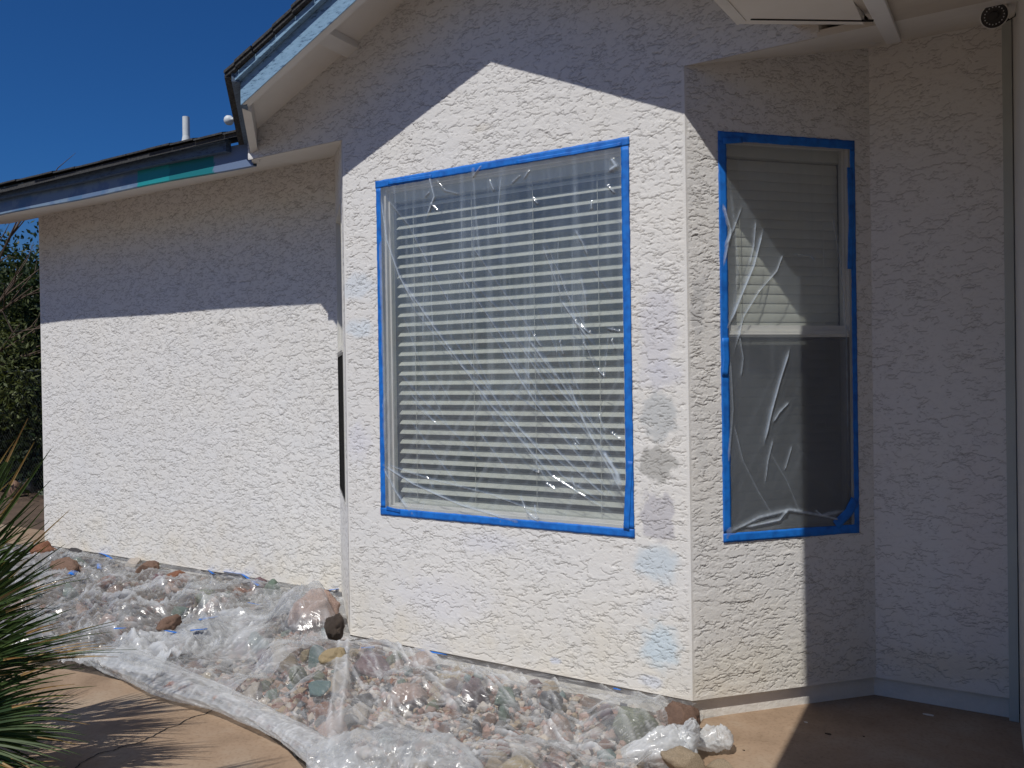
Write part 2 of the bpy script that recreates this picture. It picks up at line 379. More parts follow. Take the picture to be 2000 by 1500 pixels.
def blob(U, V, C, u, v, ru, rv, colr, k, seed, hard=.25):
    d = np.sqrt(((U-u)/ru)**2+((V-v)/rv)**2) + .45*fbm(U*14, V*14, 3, seed)
    m = (1-sstep(1-hard, 1+hard, d))[..., None]*k
    return C*(1-m)+np.array(colr)*m
def front_colours(U, V, C):
    # sample patches of paint brushed on the wall: (photo x, y, half-width, half-height m, colour, strength)
    L_ = [(1287, 812, .085, .11, (.53, .55, .56), .85, .2), (1283, 905, .09, .078, (.47, .465, .445), .9, .12),
          (1283, 1008, .085, .115, (.55, .54, .57), .9, .12), (1285, 1100, .10, .080, (.58, .68, .76), .7, .45),
          (1290, 1262, .09, .10, (.58, .71, .80), .7, .45), (1285, 640, .09, .2, (.63, .63, .70), .6, .4),
          (1290, 730, .09, .07, (.62, .63, .71), .55, .4), (700, 560, .12, .07, (.66, .73, .80), .6, .5),
          (703, 642, .10, .05, (.66, .75, .83), .6, .5), (700, 860, .08, .10, (.70, .70, .78), .5, .6),
          (960, 1060, .18, .05, (.70, .71, .77), .5, .6), (1085, 1290, .03, .02, (.66, .70, .80), .7, .3),
          (1270, 1330, .06, .03, (.66, .70, .79), .6, .4), (860, 1170, .3, .12, (.74, .74, .79), .5, .7),
          (940, 250, .05, .02, (.68, .64, .56), .5, .5), (1285, 1185, .08, .05, (.70, .72, .76), .4, .6)]
    for i, (x, y, ru, rv, c, k, h) in enumerate(L_):
        u, z = to_local(FRONT, x, y); C = blob(U, V, C, u, z, ru, rv, c, k, 200+i, h)
    return C
def right_colours(U, V, C):
    for i, (x, y, ru, rv, c, k, h) in enumerate([(1362, 600, .035, .13, (.58, .58, .58), .75, .2), (1372, 880, .03, .10, (.68, .68, .67), .5, .3),
            (1375, 560, .03, .05, (.68, .68, .68), .6, .2), (1500, 1300, .4, .12, (.76, .72, .62), .5, .7)]):
        u, z = to_local(RIGHT, x, y); C = blob(U, V, C, u, z, ru, rv, c, k, 240+i, h)
    return C
def porch_colours(U, V, C):
    C = blob(U, V, C, 1.15, -.9, .12, .5, (.77, .70, .67), .4, 260, .6)
    return blob(U, V, C, 1.05, -1.38, .25, .05, (.72, .66, .55), .5, 261, .6)

house = empty('house', (XC, 0, GROUND))
tag(house, 'white stucco house with a bay, blue trimmed gable and blue painted eave', 'house')
def hp(o): # parent keeping world placement
    o.parent = house; o.matrix_parent_inverse = Matrix.Translation((-XC, 0, -GROUND)); return o

HOLE_F = (-1.798, -.292, -.748, 1.118)
HOLE_R = (.180, .892, -.762, 1.118)
GTOP = lambda u: rake_z(u) + .185
_unused = None
gable_keep = lambda u, v: (((u > -W) & (u < 0)) | (v > 1.421)) & (v < GTOP(u))
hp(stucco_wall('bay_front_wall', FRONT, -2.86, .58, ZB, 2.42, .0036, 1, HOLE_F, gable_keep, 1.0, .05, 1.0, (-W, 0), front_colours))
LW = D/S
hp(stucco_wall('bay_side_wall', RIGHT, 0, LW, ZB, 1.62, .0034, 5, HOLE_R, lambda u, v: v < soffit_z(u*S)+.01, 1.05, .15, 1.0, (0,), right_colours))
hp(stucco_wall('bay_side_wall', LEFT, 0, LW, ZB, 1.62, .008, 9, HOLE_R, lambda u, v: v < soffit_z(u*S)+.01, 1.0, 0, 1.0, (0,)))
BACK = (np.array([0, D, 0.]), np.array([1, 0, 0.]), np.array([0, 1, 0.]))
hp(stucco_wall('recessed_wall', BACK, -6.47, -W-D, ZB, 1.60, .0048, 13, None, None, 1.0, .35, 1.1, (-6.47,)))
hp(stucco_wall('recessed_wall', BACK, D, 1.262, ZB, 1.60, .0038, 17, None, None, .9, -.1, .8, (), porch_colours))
# end wall of the left wing (turns the corner, faces away)
m = MB(); m.box((-6.47, D+.004, ZB), (-6.32, 6.0, 1.60)); hp(m.build('end_wall', M['white']))
# foundation strip, set back below the stucco
m = MB(); r_ = .030
def ring(off, z): # plan outline of the foundation
    return [(-6.44, D+off, z), (-W-D+off*.4, D+off, z), (-W+off*.4, off, z), (-off*.4, off, z), (D-off*.4, D+off, z), (1.30, D+off, z)]
a = ring(r_, GROUND-.1); b = ring(r_, ZB+.02); a2 = ring(r_+.1, GROUND-.1); b2 = ring(r_+.1, ZB+.02)
for i in range(5): m.hexa([a[i], a[i+1], a2[i+1], a2[i]], [b[i], b[i+1], b2[i+1], b2[i]])
hp(m.build('foundation', mottled('foundation_paint', (.68, .66, .61), (.76, .74, .69), 6, .85, .6, 60, dist=.006)))
# underside lip of the stucco
m = MB()
o1 = ring(0, ZB+.001); o2 = ring(r_+.004, ZB+.001)
for i in range(5): m.add([o1[i], o1[i+1], o2[i+1], o2[i]], [(0, 1, 2, 3)])
hp(m.build('weep_screed', M['white']))

# ---- sloping soffit of the main roof (sits on the wall heads)
m = MB()
def sz(y): return soffit_z(y)
for x0, x1, y0 in ((-7.15, -2.86, YF+.03), (-2.86, .58, .012), (.58, 1.9, -.0)):
    m.hexa([(x0, y0, sz(y0)), (x1, y0, sz(y0)), (x1, D+.1, sz(D+.1)), (x0, D+.1, sz(D+.1))],
           [(x0, y0, sz(y0)+.03), (x1, y0, sz(y0)+.03), (x1, D+.1, sz(D+.1)+.03), (x0, D+.1, sz(D+.1)+.03)])
hp(m.build('soffit', M['soffit']))
# porch ceiling forward of the right hand wall, on the same slope
m = MB()
y0 = -3.2
m.hexa([(.802, y0, sz(y0)-.004), (1.9, y0, sz(y0)-.004), (1.9, -.004, sz(0)-.004), (.802, -.004, sz(0)-.004)],
       [(.802, y0, sz(y0)+.03), (1.9, y0, sz(y0)+.03), (1.9, -.004, sz(0)+.03), (.802, -.004, sz(0)+.03)])
hp(m.build('porch_ceiling', M['porch']))

# ---- main roof: slab of shingles, pitch .42
m = MB(); RT = ZF+.225
def roof_z(y): return RT + .42*(y-YF)
def sl(x0, x1, y0, y1, t=.03): 
    m.hexa([(x0, y0, roof_z(y0)-t), (x1, y0, roof_z(y0)-t), (x1, y1, roof_z(y1)-t), (x0, y1, roof_z(y1)-t)],
           [(x0, y0, roof_z(y0)), (x1, y0, roof_z(y0)), (x1, y1, roof_z(y1)), (x0, y1, roof_z(y1))])
sl(-7.25, -2.93, YF-.09, 5.2); sl(-2.928, .86, D-.1, 5.2); sl(.862, 7, D-.3, 5.2)
ob = hp(m.build('roof', M['shingle']))
m = MB(); m.box((-7.1, 5.0, .5), (7, 5.2, 3.7)); m.box((1.35, D+.02, GROUND), (7, D+.15, 1.7)); hp(m.build('rear_wall', M['white']))
m = MB(); m.box((-6.3, 5.0, GROUND), (7, 5.2, .5)); hp(m.build('rear_wall', M['white']))

# ---- main eave fascia: patched lower board, upper trim
xs = np.arange(-7.2, -2.915, .012); zs = np.linspace(0, 1, 9)
def eave_sag(x): return .012*np.sin((x+7)*1.1)+.006*np.sin(x*3.1+1)
X, T = np.meshgrid(xs, zs, indexing='ij')
V = np.stack([X, 0*X+YF, ZF+T*.155+eave_sag(X)], -1)
xa, xb, xc, xd = [on_y(q, 345, YF)[0] for q in (268, 330, 418, 492)]
xx = X + .02*fbm(X*20, T*4, 3, 301)
C = np.ones(X.shape+(3,))*np.array([.15, .225, .36])
pt = fbm(X*4, T*1.2, 4, 300)[..., None]
C = C + np.where(pt > .05, 1, 0)*np.array([.05, .06, .04]) + np.where(pt < -.25, 1, 0)*np.array([-.04, -.02, -.01])
C = np.where(((xx > xa) & (xx < xb))[..., None], np.array([.02, .30, .33]), C)
C = np.where(((xx >= xb) & (xx < xc))[..., None], np.array([.015, .20, .23]), C)
C = np.where((xx >= xc)[..., None], np.array([.17, .235, .37]), C)
nu, nv = X.shape; idx = np.arange(nu*nv).reshape(nu, nv)
F = np.stack([idx[:-1, :-1], idx[1:, :-1], idx[1:, 1:], idx[:-1, 1:]], -1).reshape(-1, 4)
V2 = V.reshape(-1, 3).copy(); V3 = V2.copy(); V3[:, 1] += .03
bot = np.stack([idx[:-1, 0], idx[1:, 0], idx[1:, 0]+nu*nv, idx[:-1, 0]+nu*nv], -1)[:, ::-1]
hp(fast_mesh('fascia', np.concatenate([V2, V3]), np.concatenate([F, F[:, ::-1]+nu*nv, bot]), M['fasciav'], None, False, np.tile(C.reshape(-1, 3), (2, 1))))
m = MB()
for i in range(0, len(xs)-20, 20):
    a, b = xs[i], xs[min(i+20, len(xs)-1)]; sa, sb = float(eave_sag(a)), float(eave_sag(b))
    for (y0, z0, z1) in ((YF-.045, .112, .175), (YF-.060, .175, .196)):
        m.hexa([(a, y0, ZF+z0+sa), (b, y0, ZF+z0+sb), (b, YF-.002, ZF+z0+sb), (a, YF-.002, ZF+z0+sa)],
               [(a, y0, ZF+z1+sa), (b, y0, ZF+z1+sb), (b, YF-.002, ZF+z1+sb), (a, YF-.002, ZF+z1+sa)])
hp(m.build('fascia_trim', M['blue_dark']))
# ragged edge of the shingles along the eave
m = MB(); x = -7.25
while x < -2.95:
    l = random.uniform(.22, .32); e = random.uniform(.0, .012); z = ZF+.197+float(eave_sag(x))
    m.hexa([(x, YF-.105-e, z), (x+l-.004, YF-.105-e, z), (x+l-.004, YF+.3, z+.125), (x, YF+.3, z+.125)],
           [(x, YF-.105-e, z+.012), (x+l-.004, YF-.105-e, z+.012), (x+l-.004, YF+.3, z+.14), (x, YF+.3, z+.14)])
    x += l
hp(m.build('shingle_edge', M['shingle']))

# ---- gable: rake boards, 45 degree returns, underside, lookouts, roof planes
XL0, XR0 = -2.468, .398         # rake corners
RX = {1: XR0, -1: XL0}
def pt45(sgn, t, off=0.0):     # along the 45 degree return, off = outward offset
    x = RX[sgn] + sgn*t*.472; y = YG + t*.5
    return x + sgn*off*S, y - off*S
for sgn in (-1, 1):
    xr = RX[sgn]
    for (yb, yf, z0, z1, nm, mt) in ((YG+.035, YG, 0, .20, 'rake_board', M['blue']), (YG-.002, YG-.034, .133, .172, 'rake_trim', M['blue'])):
        e = sgn*(0 if yf == YG else .02)
        m = MB()
        m.hexa([(XC, yf, rake_z(XC)+z0), (xr+e, yf, rake_z(xr+e)+z0), (xr+e, yb, rake_z(xr+e)+z0), (XC, yb, rake_z(XC)+z0)],
               [(XC, yf, rake_z(XC)+z1), (xr+e, yf, rake_z(xr+e)+z1), (xr+e, yb, rake_z(xr+e)+z1), (XC, yb, rake_z(XC)+z1)])
        hp(m.build(nm, mt))
    # white painted underside of the board
    m = MB()
    m.hexa([(XC, YG+.003, rake_z(XC)-.003), (xr-sgn*.012, YG+.003, rake_z(xr)-.003+.005), (xr-sgn*.012, YG+.048, rake_z(xr)-.003+.005), (XC, YG+.048, rake_z(XC)-.003)],
           [(XC, YG+.003, rake_z(XC)-.0005), (xr-sgn*.012, YG+.003, rake_z(xr)+.0047), (xr-sgn*.012, YG+.048, rake_z(xr)+.15), (XC, YG+.048, rake_z(XC)+.15)])
    hp(m.build('rake_liner', M['white']))
    # return board
    m = MB(); m2 = MB(); m3 = MB(); m4 = MB()
    z0, z1 = rake_z(xr), ZF; tm = 1.0 if sgn < 0 else .42      # the right return dies behind the porch panel
    def rb(t, off, dz): t = min(t, tm*1.2 if t > 1.1 else tm) if t > .2 else t; x, y = pt45(sgn, t, off); return (x, y, z0+(z1-z0)*t+dz)
    m.hexa([rb(0, .0, .0), rb(1.0, .0, 0), rb(1.0, -.035, 0), rb(.0, -.035, 0)], [rb(0, 0, .20), rb(1.0, 0, .20), rb(1.0, -.035, .20), rb(.0, -.035, .20)])
    m2.hexa([rb(-.03, .045, .120), rb(1.0, .045, .120), rb(1.0, .002, .120), rb(-.03, .002, .120)], [rb(-.03, .045, .172), rb(1., .045, .172), rb(1., .002, .172), rb(-.03, .002, .172)])
    m3.hexa([rb(.045, -.004, -.003), rb(.99, -.004, -.003), rb(.99, -.052, -.003), rb(.09, -.052, -.003)], [rb(.045, -.004, -.0005), rb(.99, -.004, -.0005), rb(.99, -.052, .15), rb(.09, -.052, .15)])
    m4.hexa([rb(.0, .085, .148), rb(1.0, .085, .148), rb(1.0, -.05, .174), rb(-.02, -.05, .174)], [rb(.0, .085, .170), rb(1.0, .085, .170), rb(1.0, -.05, .188), rb(-.02, -.05, .188)])
    hp(m.build('return_board', M['blue_dark'])); hp(m2.build('return_trim', M['blue_dark'])); hp(m3.build('return_liner', M['white'])); hp(m4.build('drip_edge', M['shingle']))
    # roof plane polygon (ridge front -> corner -> 45 return -> up the back)
    def top(x): return rake_z(x)+.215
    pts = [(XC, YG-.04), (xr+sgn*.06, YG-.04), pt45(sgn, 1.0, .08), (XC+sgn*1.84, .2), (XC, 2.1)]
    m = MB()
    m.hexa([(x, y, top(x)-.02) for x, y in pts], [(x, y, top(x)) for x, y in pts]); hp(m.build('gable_roof', M['shingle']))
    # sheathing seen from below
    pts = [(XC, YG+.02), (xr-sgn*.025, YG+.02), pt45(sgn, .85, -.02), (XC, pt45(sgn, .85, -.02)[1])]
    m = MB(); m.hexa([(x, y, rake_z(x)+.152) for x, y in pts], [(x, y, rake_z(x)+.172) for x, y in pts]); hp(m.build('gable_soffit', M['soffit']))
    # lookouts
    for d_ in (.90, .28):
        m = MB(); xa_, xb_ = XC+sgn*d_, XC+sgn*(d_+.085)
        m.hexa([(xa_, YG+.04, rake_z(xa_)+.108), (xb_, YG+.04, rake_z(xb_)+.108), (xb_, .01, rake_z(xb_)+.108), (xa_, .01, rake_z(xa_)+.108)],
               [(xa_, YG+.04, rake_z(xa_)+.150), (xb_, YG+.04, rake_z(xb_)+.150), (xb_, .01, rake_z(xb_)+.150), (xa_, .01, rake_z(xa_)+.150)])
        hp(m.build('lookout', M['white'], bevel=.002))
    # shingle tabs along the rake
    m = MB(); d_ = 0
    while d_ < abs(xr-XC)+.04:
        l = random.uniform(.12, .16); x0, x1 = XC+sgn*d_, XC+sgn*(min(d_+l, abs(xr-XC)+.065)-.003); e = random.uniform(0, .012)
        for k, (zz, ee) in enumerate(((.174, .050), (.194, .058))):
            m.hexa([(x0, YG-ee-e, rake_z(x0)+zz), (x1, YG-ee-e, rake_z(x1)+zz+.006), (x1, YG+.3, rake_z(x1)+zz+.006), (x0, YG+.3, rake_z(x0)+zz)],
                   [(x0, YG-ee-e, rake_z(x0)+zz+.016), (x1, YG-ee-e, rake_z(x1)+zz+.022), (x1, YG+.3, rake_z(x1)+zz+.022), (x0, YG+.3, rake_z(x0)+zz+.016)])
        d_ += l
    hp(m.build('shingle_edge', M['shingle']))

# ---- porch roof edge at the top right: boxed panel with a thin back lip
pc = on_x(1440, 47, .42); pe = on_x(1396, 0, .42)
sl_ = (pc[2]-pe[2])/(pc[1]-pe[1])
yfar = -2.9
def pz(y): return pc[2] + sl_*(y-pc[1])
pr_ = hit(1702, 51, (0, 0, 1), pz(pc[1])+.02)
ptsb = [(.42, yfar), (.80, yfar), (.80, pr_[1]+.02), (min(pr_[0], .798), pr_[1]), (.42, pc[1])]
m = MB(); m.hexa([(x, y, pz(y)) for x, y in ptsb], [(x, y, pz(y)+.78) for x, y in ptsb]); hp(m.build('porch_roof_edge', M['soffit']))  # unseen upper height of the box added to cast the side window's shade
m = MB(); m.hexa([(.42, yfar, pz(yfar)-.004), (.455, yfar, pz(yfar)-.004), (.455, pc[1]-.012, pz(pc[1])-.004), (.42, pc[1], pz(pc[1])-.004)],
                 [(.42, yfar, pz(yfar)-.0005), (.455, yfar, pz(yfar)-.0005), (.455, pc[1]-.012, pz(pc[1])-.0005), (.42, pc[1], pz(pc[1])-.0005)])
hp(m.build('porch_edge_trim', M['white']))
m = MB()
a = Vector((.455, pc[1], pz(pc[1])-.001)); b = Vector((pr_[0]-.01, pr_[1], pz(pr_[1])-.001)); n_ = Vector((-(b-a).y, (b-a).x, 0)).normalized()
m.hexa([a-n_*.03, b-n_*.03, b-n_*.023, a-n_*.023], [a-n_*.03+Vector((0, 0, .006)), b-n_*.03+Vector((0, 0, .006)), b-n_*.023+Vector((0, 0, .006)), a-n_*.023+Vector((0, 0, .006))])
for v_ in range(len(m.v)): m.v[v_] = (m.v[v_][0], m.v[v_][1], m.v[v_][2]-.004)
hp(m.build('panel_gap', M['dark']))
m = MB(); yy0, yy1 = -3.25, .85
m.hexa([(.50, yy0, sz(yy0)+.06), (2.0, yy0, sz(yy0)+.06), (2.0, yy1, sz(yy1)+.06), (.50, yy1, sz(yy1)+.06)],
       [(.50, yy0, sz(yy0)+.16), (2.0, yy0, sz(yy0)+.16), (2.0, yy1, sz(yy1)+.16), (.50, yy1, sz(yy1)+.16)])
hp(m.build('porch_roof', M['porch']))
# rafter that runs forward under the porch ceiling
m = MB()
q0, q1 = -3.0, .53
def rx(y): return .835 + (y+.66)*(-.036/1.19)
m.hexa([(rx(q0), q0, sz(q0)-.022), (rx(q0)+.062, q0, sz(q0)-.022), (rx(q1)+.062, q1, sz(q1)-.022), (rx(q1), q1, sz(q1)-.022)],
       [(rx(q0), q0, sz(q0)-.001), (rx(q0)+.062, q0, sz(q0)-.001), (rx(q1)+.062, q1, sz(q1)-.001), (rx(q1), q1, sz(q1)-.001)])
hp(m.build('rafter', M['rafterw'], bevel=.003))
# small trim strip where gable wall dies into the ceiling
m = MB()
g0 = Vector((.575, -.012, sz(0)+.02)); g1 = Vector((.76, .58, sz(.58)-.004))
m.hexa([g0+Vector((-.02, 0, 0)), g0+Vector((.012, 0, 0)), g1+Vector((.012, 0, 0)), g1+Vector((-.02, 0, 0))],
       [g0+Vector((-.02, 0, .05)), g0+Vector((.012, 0, .05)), g1+Vector((.012, 0, .03)), g1+Vector((-.02, 0, .03))])
hp(m.build('ceiling_trim', M['white']))
# right hand side: corner board and smooth return wall
m = MB(); m.box((1.262, D-.012, GROUND), (1.300, D+.03, 1.60)); hp(m.build('corner_board', mottled('grey_green_trim', (.44, .47, .45), (.5, .53, .5), 3, .6, .1), bevel=.002))
m = MB(); m.box((1.304, -3.4, GROUND-.05), (1.46, D+.02, 1.62)); m.box((1.46, -3.4, GROUND-.05), (4.5, -3.2, 1.62)); hp(m.build('porch_side_wall', mottled('smooth_wall', (.66, .63, .57), (.73, .70, .64), 2, .8, .3, 40)))

# ---- windows -------------------------------------------------------------
def window(fr, hole, name, tilt, pitch, hung=False, fw=.030, pane_w=.058, d0=.022, smat='screen'):
    P = place(fr); u0, u1, z0, z1 = hole
    f = MB()
    e = .0
    # reveal (returns of the opening)
    for (a, b) in (((u0-.004, .002, z0-.004), (u0, .10, z1+.004)), ((u1, .002, z0-.004), (u1+.004, .10, z1+.004)),
                   ((u0, .002, z0-.004), (u1, .10, z0)), ((u0, .002, z1), (u1, .10, z1+.004))): f.box(a, b, P)
    d1 = d0+.057
    f.box((u0+.001, d0, z0+.001), (u0+fw, d1, z1-.001), P); f.box((u1-fw, d0, z0+.001), (u1-.001, d1, z1-.001), P)
    f.box((u0+fw, d0, z0+.001), (u1-fw, d1, z0+fw), P); f.box((u0+fw, d0, z1-fw), (u1-fw, d1, z1-.001), P)
    # inner step of the profile
    f.box((u0+fw, d0+.022, z0+fw), (u0+fw+.012, d1, z1-fw), P); f.box((u1-fw-.012, d0+.022, z0+fw), (u1-fw, d1, z1-fw), P)
    f.box((u0+fw+.012, d0+.022, z0+fw), (u1-fw-.012, d1, z0+fw+.012), P); f.box((u0+fw+.012, d0+.022, z1-fw-.012), (u1-fw-.012, d1, z1-fw), P)
    win = hp(f.build(name, M['vinyl'], bevel=.0015))
    def sub(mb, nm, mt, **k):
        o = mb.build(nm, mt, **k); o.parent = win; return o
    a_, b_ = u0+fw+.012, u1-fw-.012
    g = MB(); g.add([P(a_, pane_w, z0+fw+.012), P(b_, pane_w, z0+fw+.012), P(b_, pane_w, z1-fw-.012), P(a_, pane_w, z1-fw-.012)], [(0, 1, 2, 3)]); sub(g, 'pane', M['glass'])
    if hung:
        zr = .178
        g = MB(); g.box((a_-.01, d0-.004, zr), (b_+.01, d1-.022, zr+.030), P); g.box((a_-.01, d0+.010, zr+.0305), (b_+.01, d1-.022, zr+.056), P); g.box((a_-.01, d0-.010, zr+.010), (b_+.01, d0-.0045, zr+.016), P)
        sub(g, 'meeting_rail', M['vinyl'], bevel=.0015)
        g = MB(); g.box((a_-.006, d0+.004, z0+fw), (b_+.006, d0+.006, zr-.001), P); sub(g, 'insect_screen', M[smat])
        g = MB()
        for q in ((a_-.008, z0+fw-.002, a_+.006, zr), (b_-.006, z0+fw-.002, b_+.008, zr), (a_, z0+fw-.004, b_, z0+fw+.010), (a_, zr-.014, b_, zr-.002)):
            g.box((q[0], d0-.002, q[1]), (q[2], d0+.0035, q[3]), P)
        sub(g, 'screen_frame', M['black'])
    # venetian blind
    g = MB(); wv = .050; ct, st = math.cos(tilt), math.sin(tilt); wc = pane_w+.050
    z = z0+fw+.03; s0, s1 = a_+.010, b_-.002+(.012 if hung else 0)
    while z < z1-fw-.070:
        n = 5; prof = []
        for i in range(n+1):
            q = -wv/2+wv*i/n; c_ = .003*(1-(2*q/wv)**2)
            prof.append((wc+q*ct-c_*st, z+q*st+c_*ct))
        vs = []
        for (yy, zz) in prof: vs += [P(s0, yy, zz), P(s1, yy, zz)]
        for (yy, zz) in prof: vs += [P(s0, yy+.0006*st, zz-.0026), P(s1, yy+.0006*st, zz-.0026)]
        k = 2*(n+1); fs = []
        for i in range(n): fs += [(2*i, 2*i+1, 2*i+3, 2*i+2), (k+2*i, k+2*i+2, k+2*i+3, k+2*i+1)]
        fs += [(0, k, k+1, 1), (k-2, k-1, 2*k-1, 2*k-2), (0, 2*n, k+2*n, k), (1, k+1, k+2*n+1, 2*n+1)]
        g.add(vs, fs); z += pitch
    g.box((s0, wc-.025, z0+fw+.002), (s1, wc+.025, z0+fw+.016), P)
    bl = sub(g, 'blind', M['slat'])
    g = MB(); g.box((s0-.004, wc-.03, z1-fw-.062), (s1+.004, wc+.03, z1-fw-.002), P); sub(g, 'headrail', M['slat'])
    g = MB()
    for t in ((.09, .37, .64, .9) if u1-u0 > 1 else (.15, .85)):
        uu = s0+(s1-s0)*t; g.box((uu-.0012, wc-.028, z0+fw+.01), (uu+.0012, wc-.0268, z1-fw-.06), P)
    sub(g, 'ladder_cord', M['slat'])
    # the dim room box behind
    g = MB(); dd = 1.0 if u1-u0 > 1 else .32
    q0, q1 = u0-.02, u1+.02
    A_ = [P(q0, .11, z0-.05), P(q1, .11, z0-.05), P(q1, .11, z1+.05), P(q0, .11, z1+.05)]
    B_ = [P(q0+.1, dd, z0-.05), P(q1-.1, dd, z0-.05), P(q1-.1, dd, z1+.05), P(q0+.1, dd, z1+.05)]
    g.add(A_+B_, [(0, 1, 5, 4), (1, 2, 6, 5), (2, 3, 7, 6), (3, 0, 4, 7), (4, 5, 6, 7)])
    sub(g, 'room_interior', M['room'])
    return win
window(FRONT, HOLE_F, 'bay_window', math.radians(33), .0562)
window(RIGHT, HOLE_R, 'side_window', math.radians(83), .0455, hung=True, fw=.014, d0=.012, pane_w=.045)
window(LEFT, HOLE_R, 'side_window', math.radians(83), .0455, hung=True, fw=.020, d0=-.006, pane_w=.045, smat='blackm')

# ---- pipes on the roof
m = MB(); px = -6.02; py = 2.0; zr = roof_z(py)
m.tube([(px, py, zr-.05), (px, py, zr+.03), (px+.002, py, zr+.09), (px+.003, py, zr+.14), (px+.004, py, 2.80)], [.085, .075, .045, .037, .036], 20)
tag(hp(m.build('vent_pipe', M['lead'], smooth=False)), 'white painted vent pipe with a flared boot')
m = MB(); c_ = on_y(447, 235, 2.0); zz = roof_z(2.0)
m.lathe([(.002, -.05), (.028, -.042), (.044, -.024), (.05, 0), (.044, .024), (.028, .042), (.002, .05)], Matrix.Translation(Vector(c_)), 24)
m.tube([(c_[0]+.03, c_[1], c_[2]), (c_[0]+.16, c_[1], c_[2]), (c_[0]+.19, c_[1], c_[2]-.03), (c_[0]+.19, c_[1], zz-.02)], .018, 12)
hp(m.build('vent_cap', M['lead'], smooth=True))

# ------------------------------------------------------------------ ground
def flat(name, pts, z, mat, label=None, kind='structure'):
    m = MB(); m.add([(x, y, z) for x, y in pts], [tuple(range(len(pts)))]); o = m.build(name, mat); tag(o, kind=kind); return o
# dirt sheet to the horizon
n = 60; xs = np.concatenate([[-200, -90], np.linspace(-30, 30, 90), [90, 200]]); ys = xs.copy()
X, Y = np.meshgrid(xs, ys, indexing='ij'); Z = -1.648+.03*fbm(X*.5, Y*.5, 3, 400)*(abs(X+10) < 20)
idx = np.arange(X.size).reshape(X.shape); F = np.stack([idx[:-1, :-1], idx[1:, :-1], idx[1:, 1:], idx[:-1, 1:]], -1).reshape(-1, 4)
tag(fast_mesh('ground', np.stack([X, Y, Z], -1).reshape(-1, 3), F, M['dirt'], None, True), kind='structure')
# concrete walk: a solid slab whose bed side edge is curved
edge = [(-7.2, -1.15), (-6.0, -1.2), (-5.0, -1.22), (-4.2, -1.15), (-3.45, -1.0), (-3.1, -.95), (-2.75, -.93), (-2.4, -.92), (-2.05, -.95), (-1.7, -1.02), (-1.45, -1.10),
        (-1.2, -1.22), (-.9, -1.36), (-.5, -1.42), (-.2, -1.2), (0.0, -.8), (.04, -.4), (.03, -.1), (.03, .01)]
walk = edge + [(.03, .06), (D-.02, D+.10), (1.5, D+.10), (2.6, D+.10), (2.6, -5.2), (.2, -5.2), (-.4, -3.0), (-2.0, -2.5), (-7.2, -2.3)]
m = MB(); m.hexa([(x, y, GROUND-.12) for x, y in walk], [(x, y, GROUND) for x, y in walk]); tag(m.build('walkway', M['concrete']), kind='structure')
pp = [(-9.6, .75), (-7.0, .75), (-7.0, 1.45), (-9.6, 1.45)]
m = MB(); m.hexa([(x, y, GROUND-.1) for x, y in pp], [(x, y, GROUND-.005) for x, y in pp]); tag(m.build('path', M['concrete']), kind='structure')
# the crack in the walk (a thin dark groove with width, on the slab)
cp = [on_z(*q, GROUND) for q in ((140, 1510), (160, 1490), (195, 1472), (222, 1466), (240, 1459), (270, 1452), (300, 1438), (325, 1424), (350, 1416), (372, 1402), (402, 1395), (425, 1380))]
m = MB(); pl = []
for i in range(len(cp)-1):
    for k in range(6):
        t = k/6; p = cp[i]*(1-t)+cp[i+1]*t; pl.append(Vector(p)+Vector((random.uniform(-.004, .004), random.uniform(-.004, .004), 0)))
for i in range(len(pl)-1):
    d_ = (pl[i+1]-pl[i]); nn = Vector((-d_.y, d_.x, 0)).normalized()*random.uniform(.0018, .0038)
    m.add([pl[i]-nn+Vector((0, 0, .003)), pl[i+1]-nn+Vector((0, 0, .003)), pl[i+1]+nn+Vector((0, 0, .003)), pl[i]+nn+Vector((0, 0, .003))], [(0, 1, 2, 3)])
tag(m.build('walkway_crack', M['dark']), kind='structure')
# soil of the rock bed
def bed_front(x): return np.interp(x, [e[0] for e in edge], [e[1] for e in edge])
def wall_y(x): return np.where(x < -W-D, D, np.where(x < -W, -(x+W), np.where(x < 0, 0, x)))
def bed_z(x, y): return -1.60 + .03*fbm(x*2.2, y*2.2, 3, 410) + .045*np.clip(1-(wall_y(x)-y)/.8, 0, 1)*sstep(-.9, -2.2, x) 
xs = np.linspace(-7.3, .0, 150); ts = np.linspace(0, 1, 40); X, T = np.meshgrid(xs, ts, indexing='ij')
Y = bed_front(X)*(1-T)-.012*(1-T)+(wall_y(X)+.03)*T + .0; Z = np.minimum(bed_z(X, Y), np.where(T < .05, -1.62, 9))
idx = np.arange(X.size).reshape(X.shape); F = np.stack([idx[:-1, :-1], idx[1:, :-1], idx[1:, 1:], idx[:-1, 1:]], -1).reshape(-1, 4)
tag(fast_mesh('rock_bed_soil', np.stack([X, Y, Z], -1).reshape(-1, 3), F, M['gravelbase'], None, True), kind='structure')

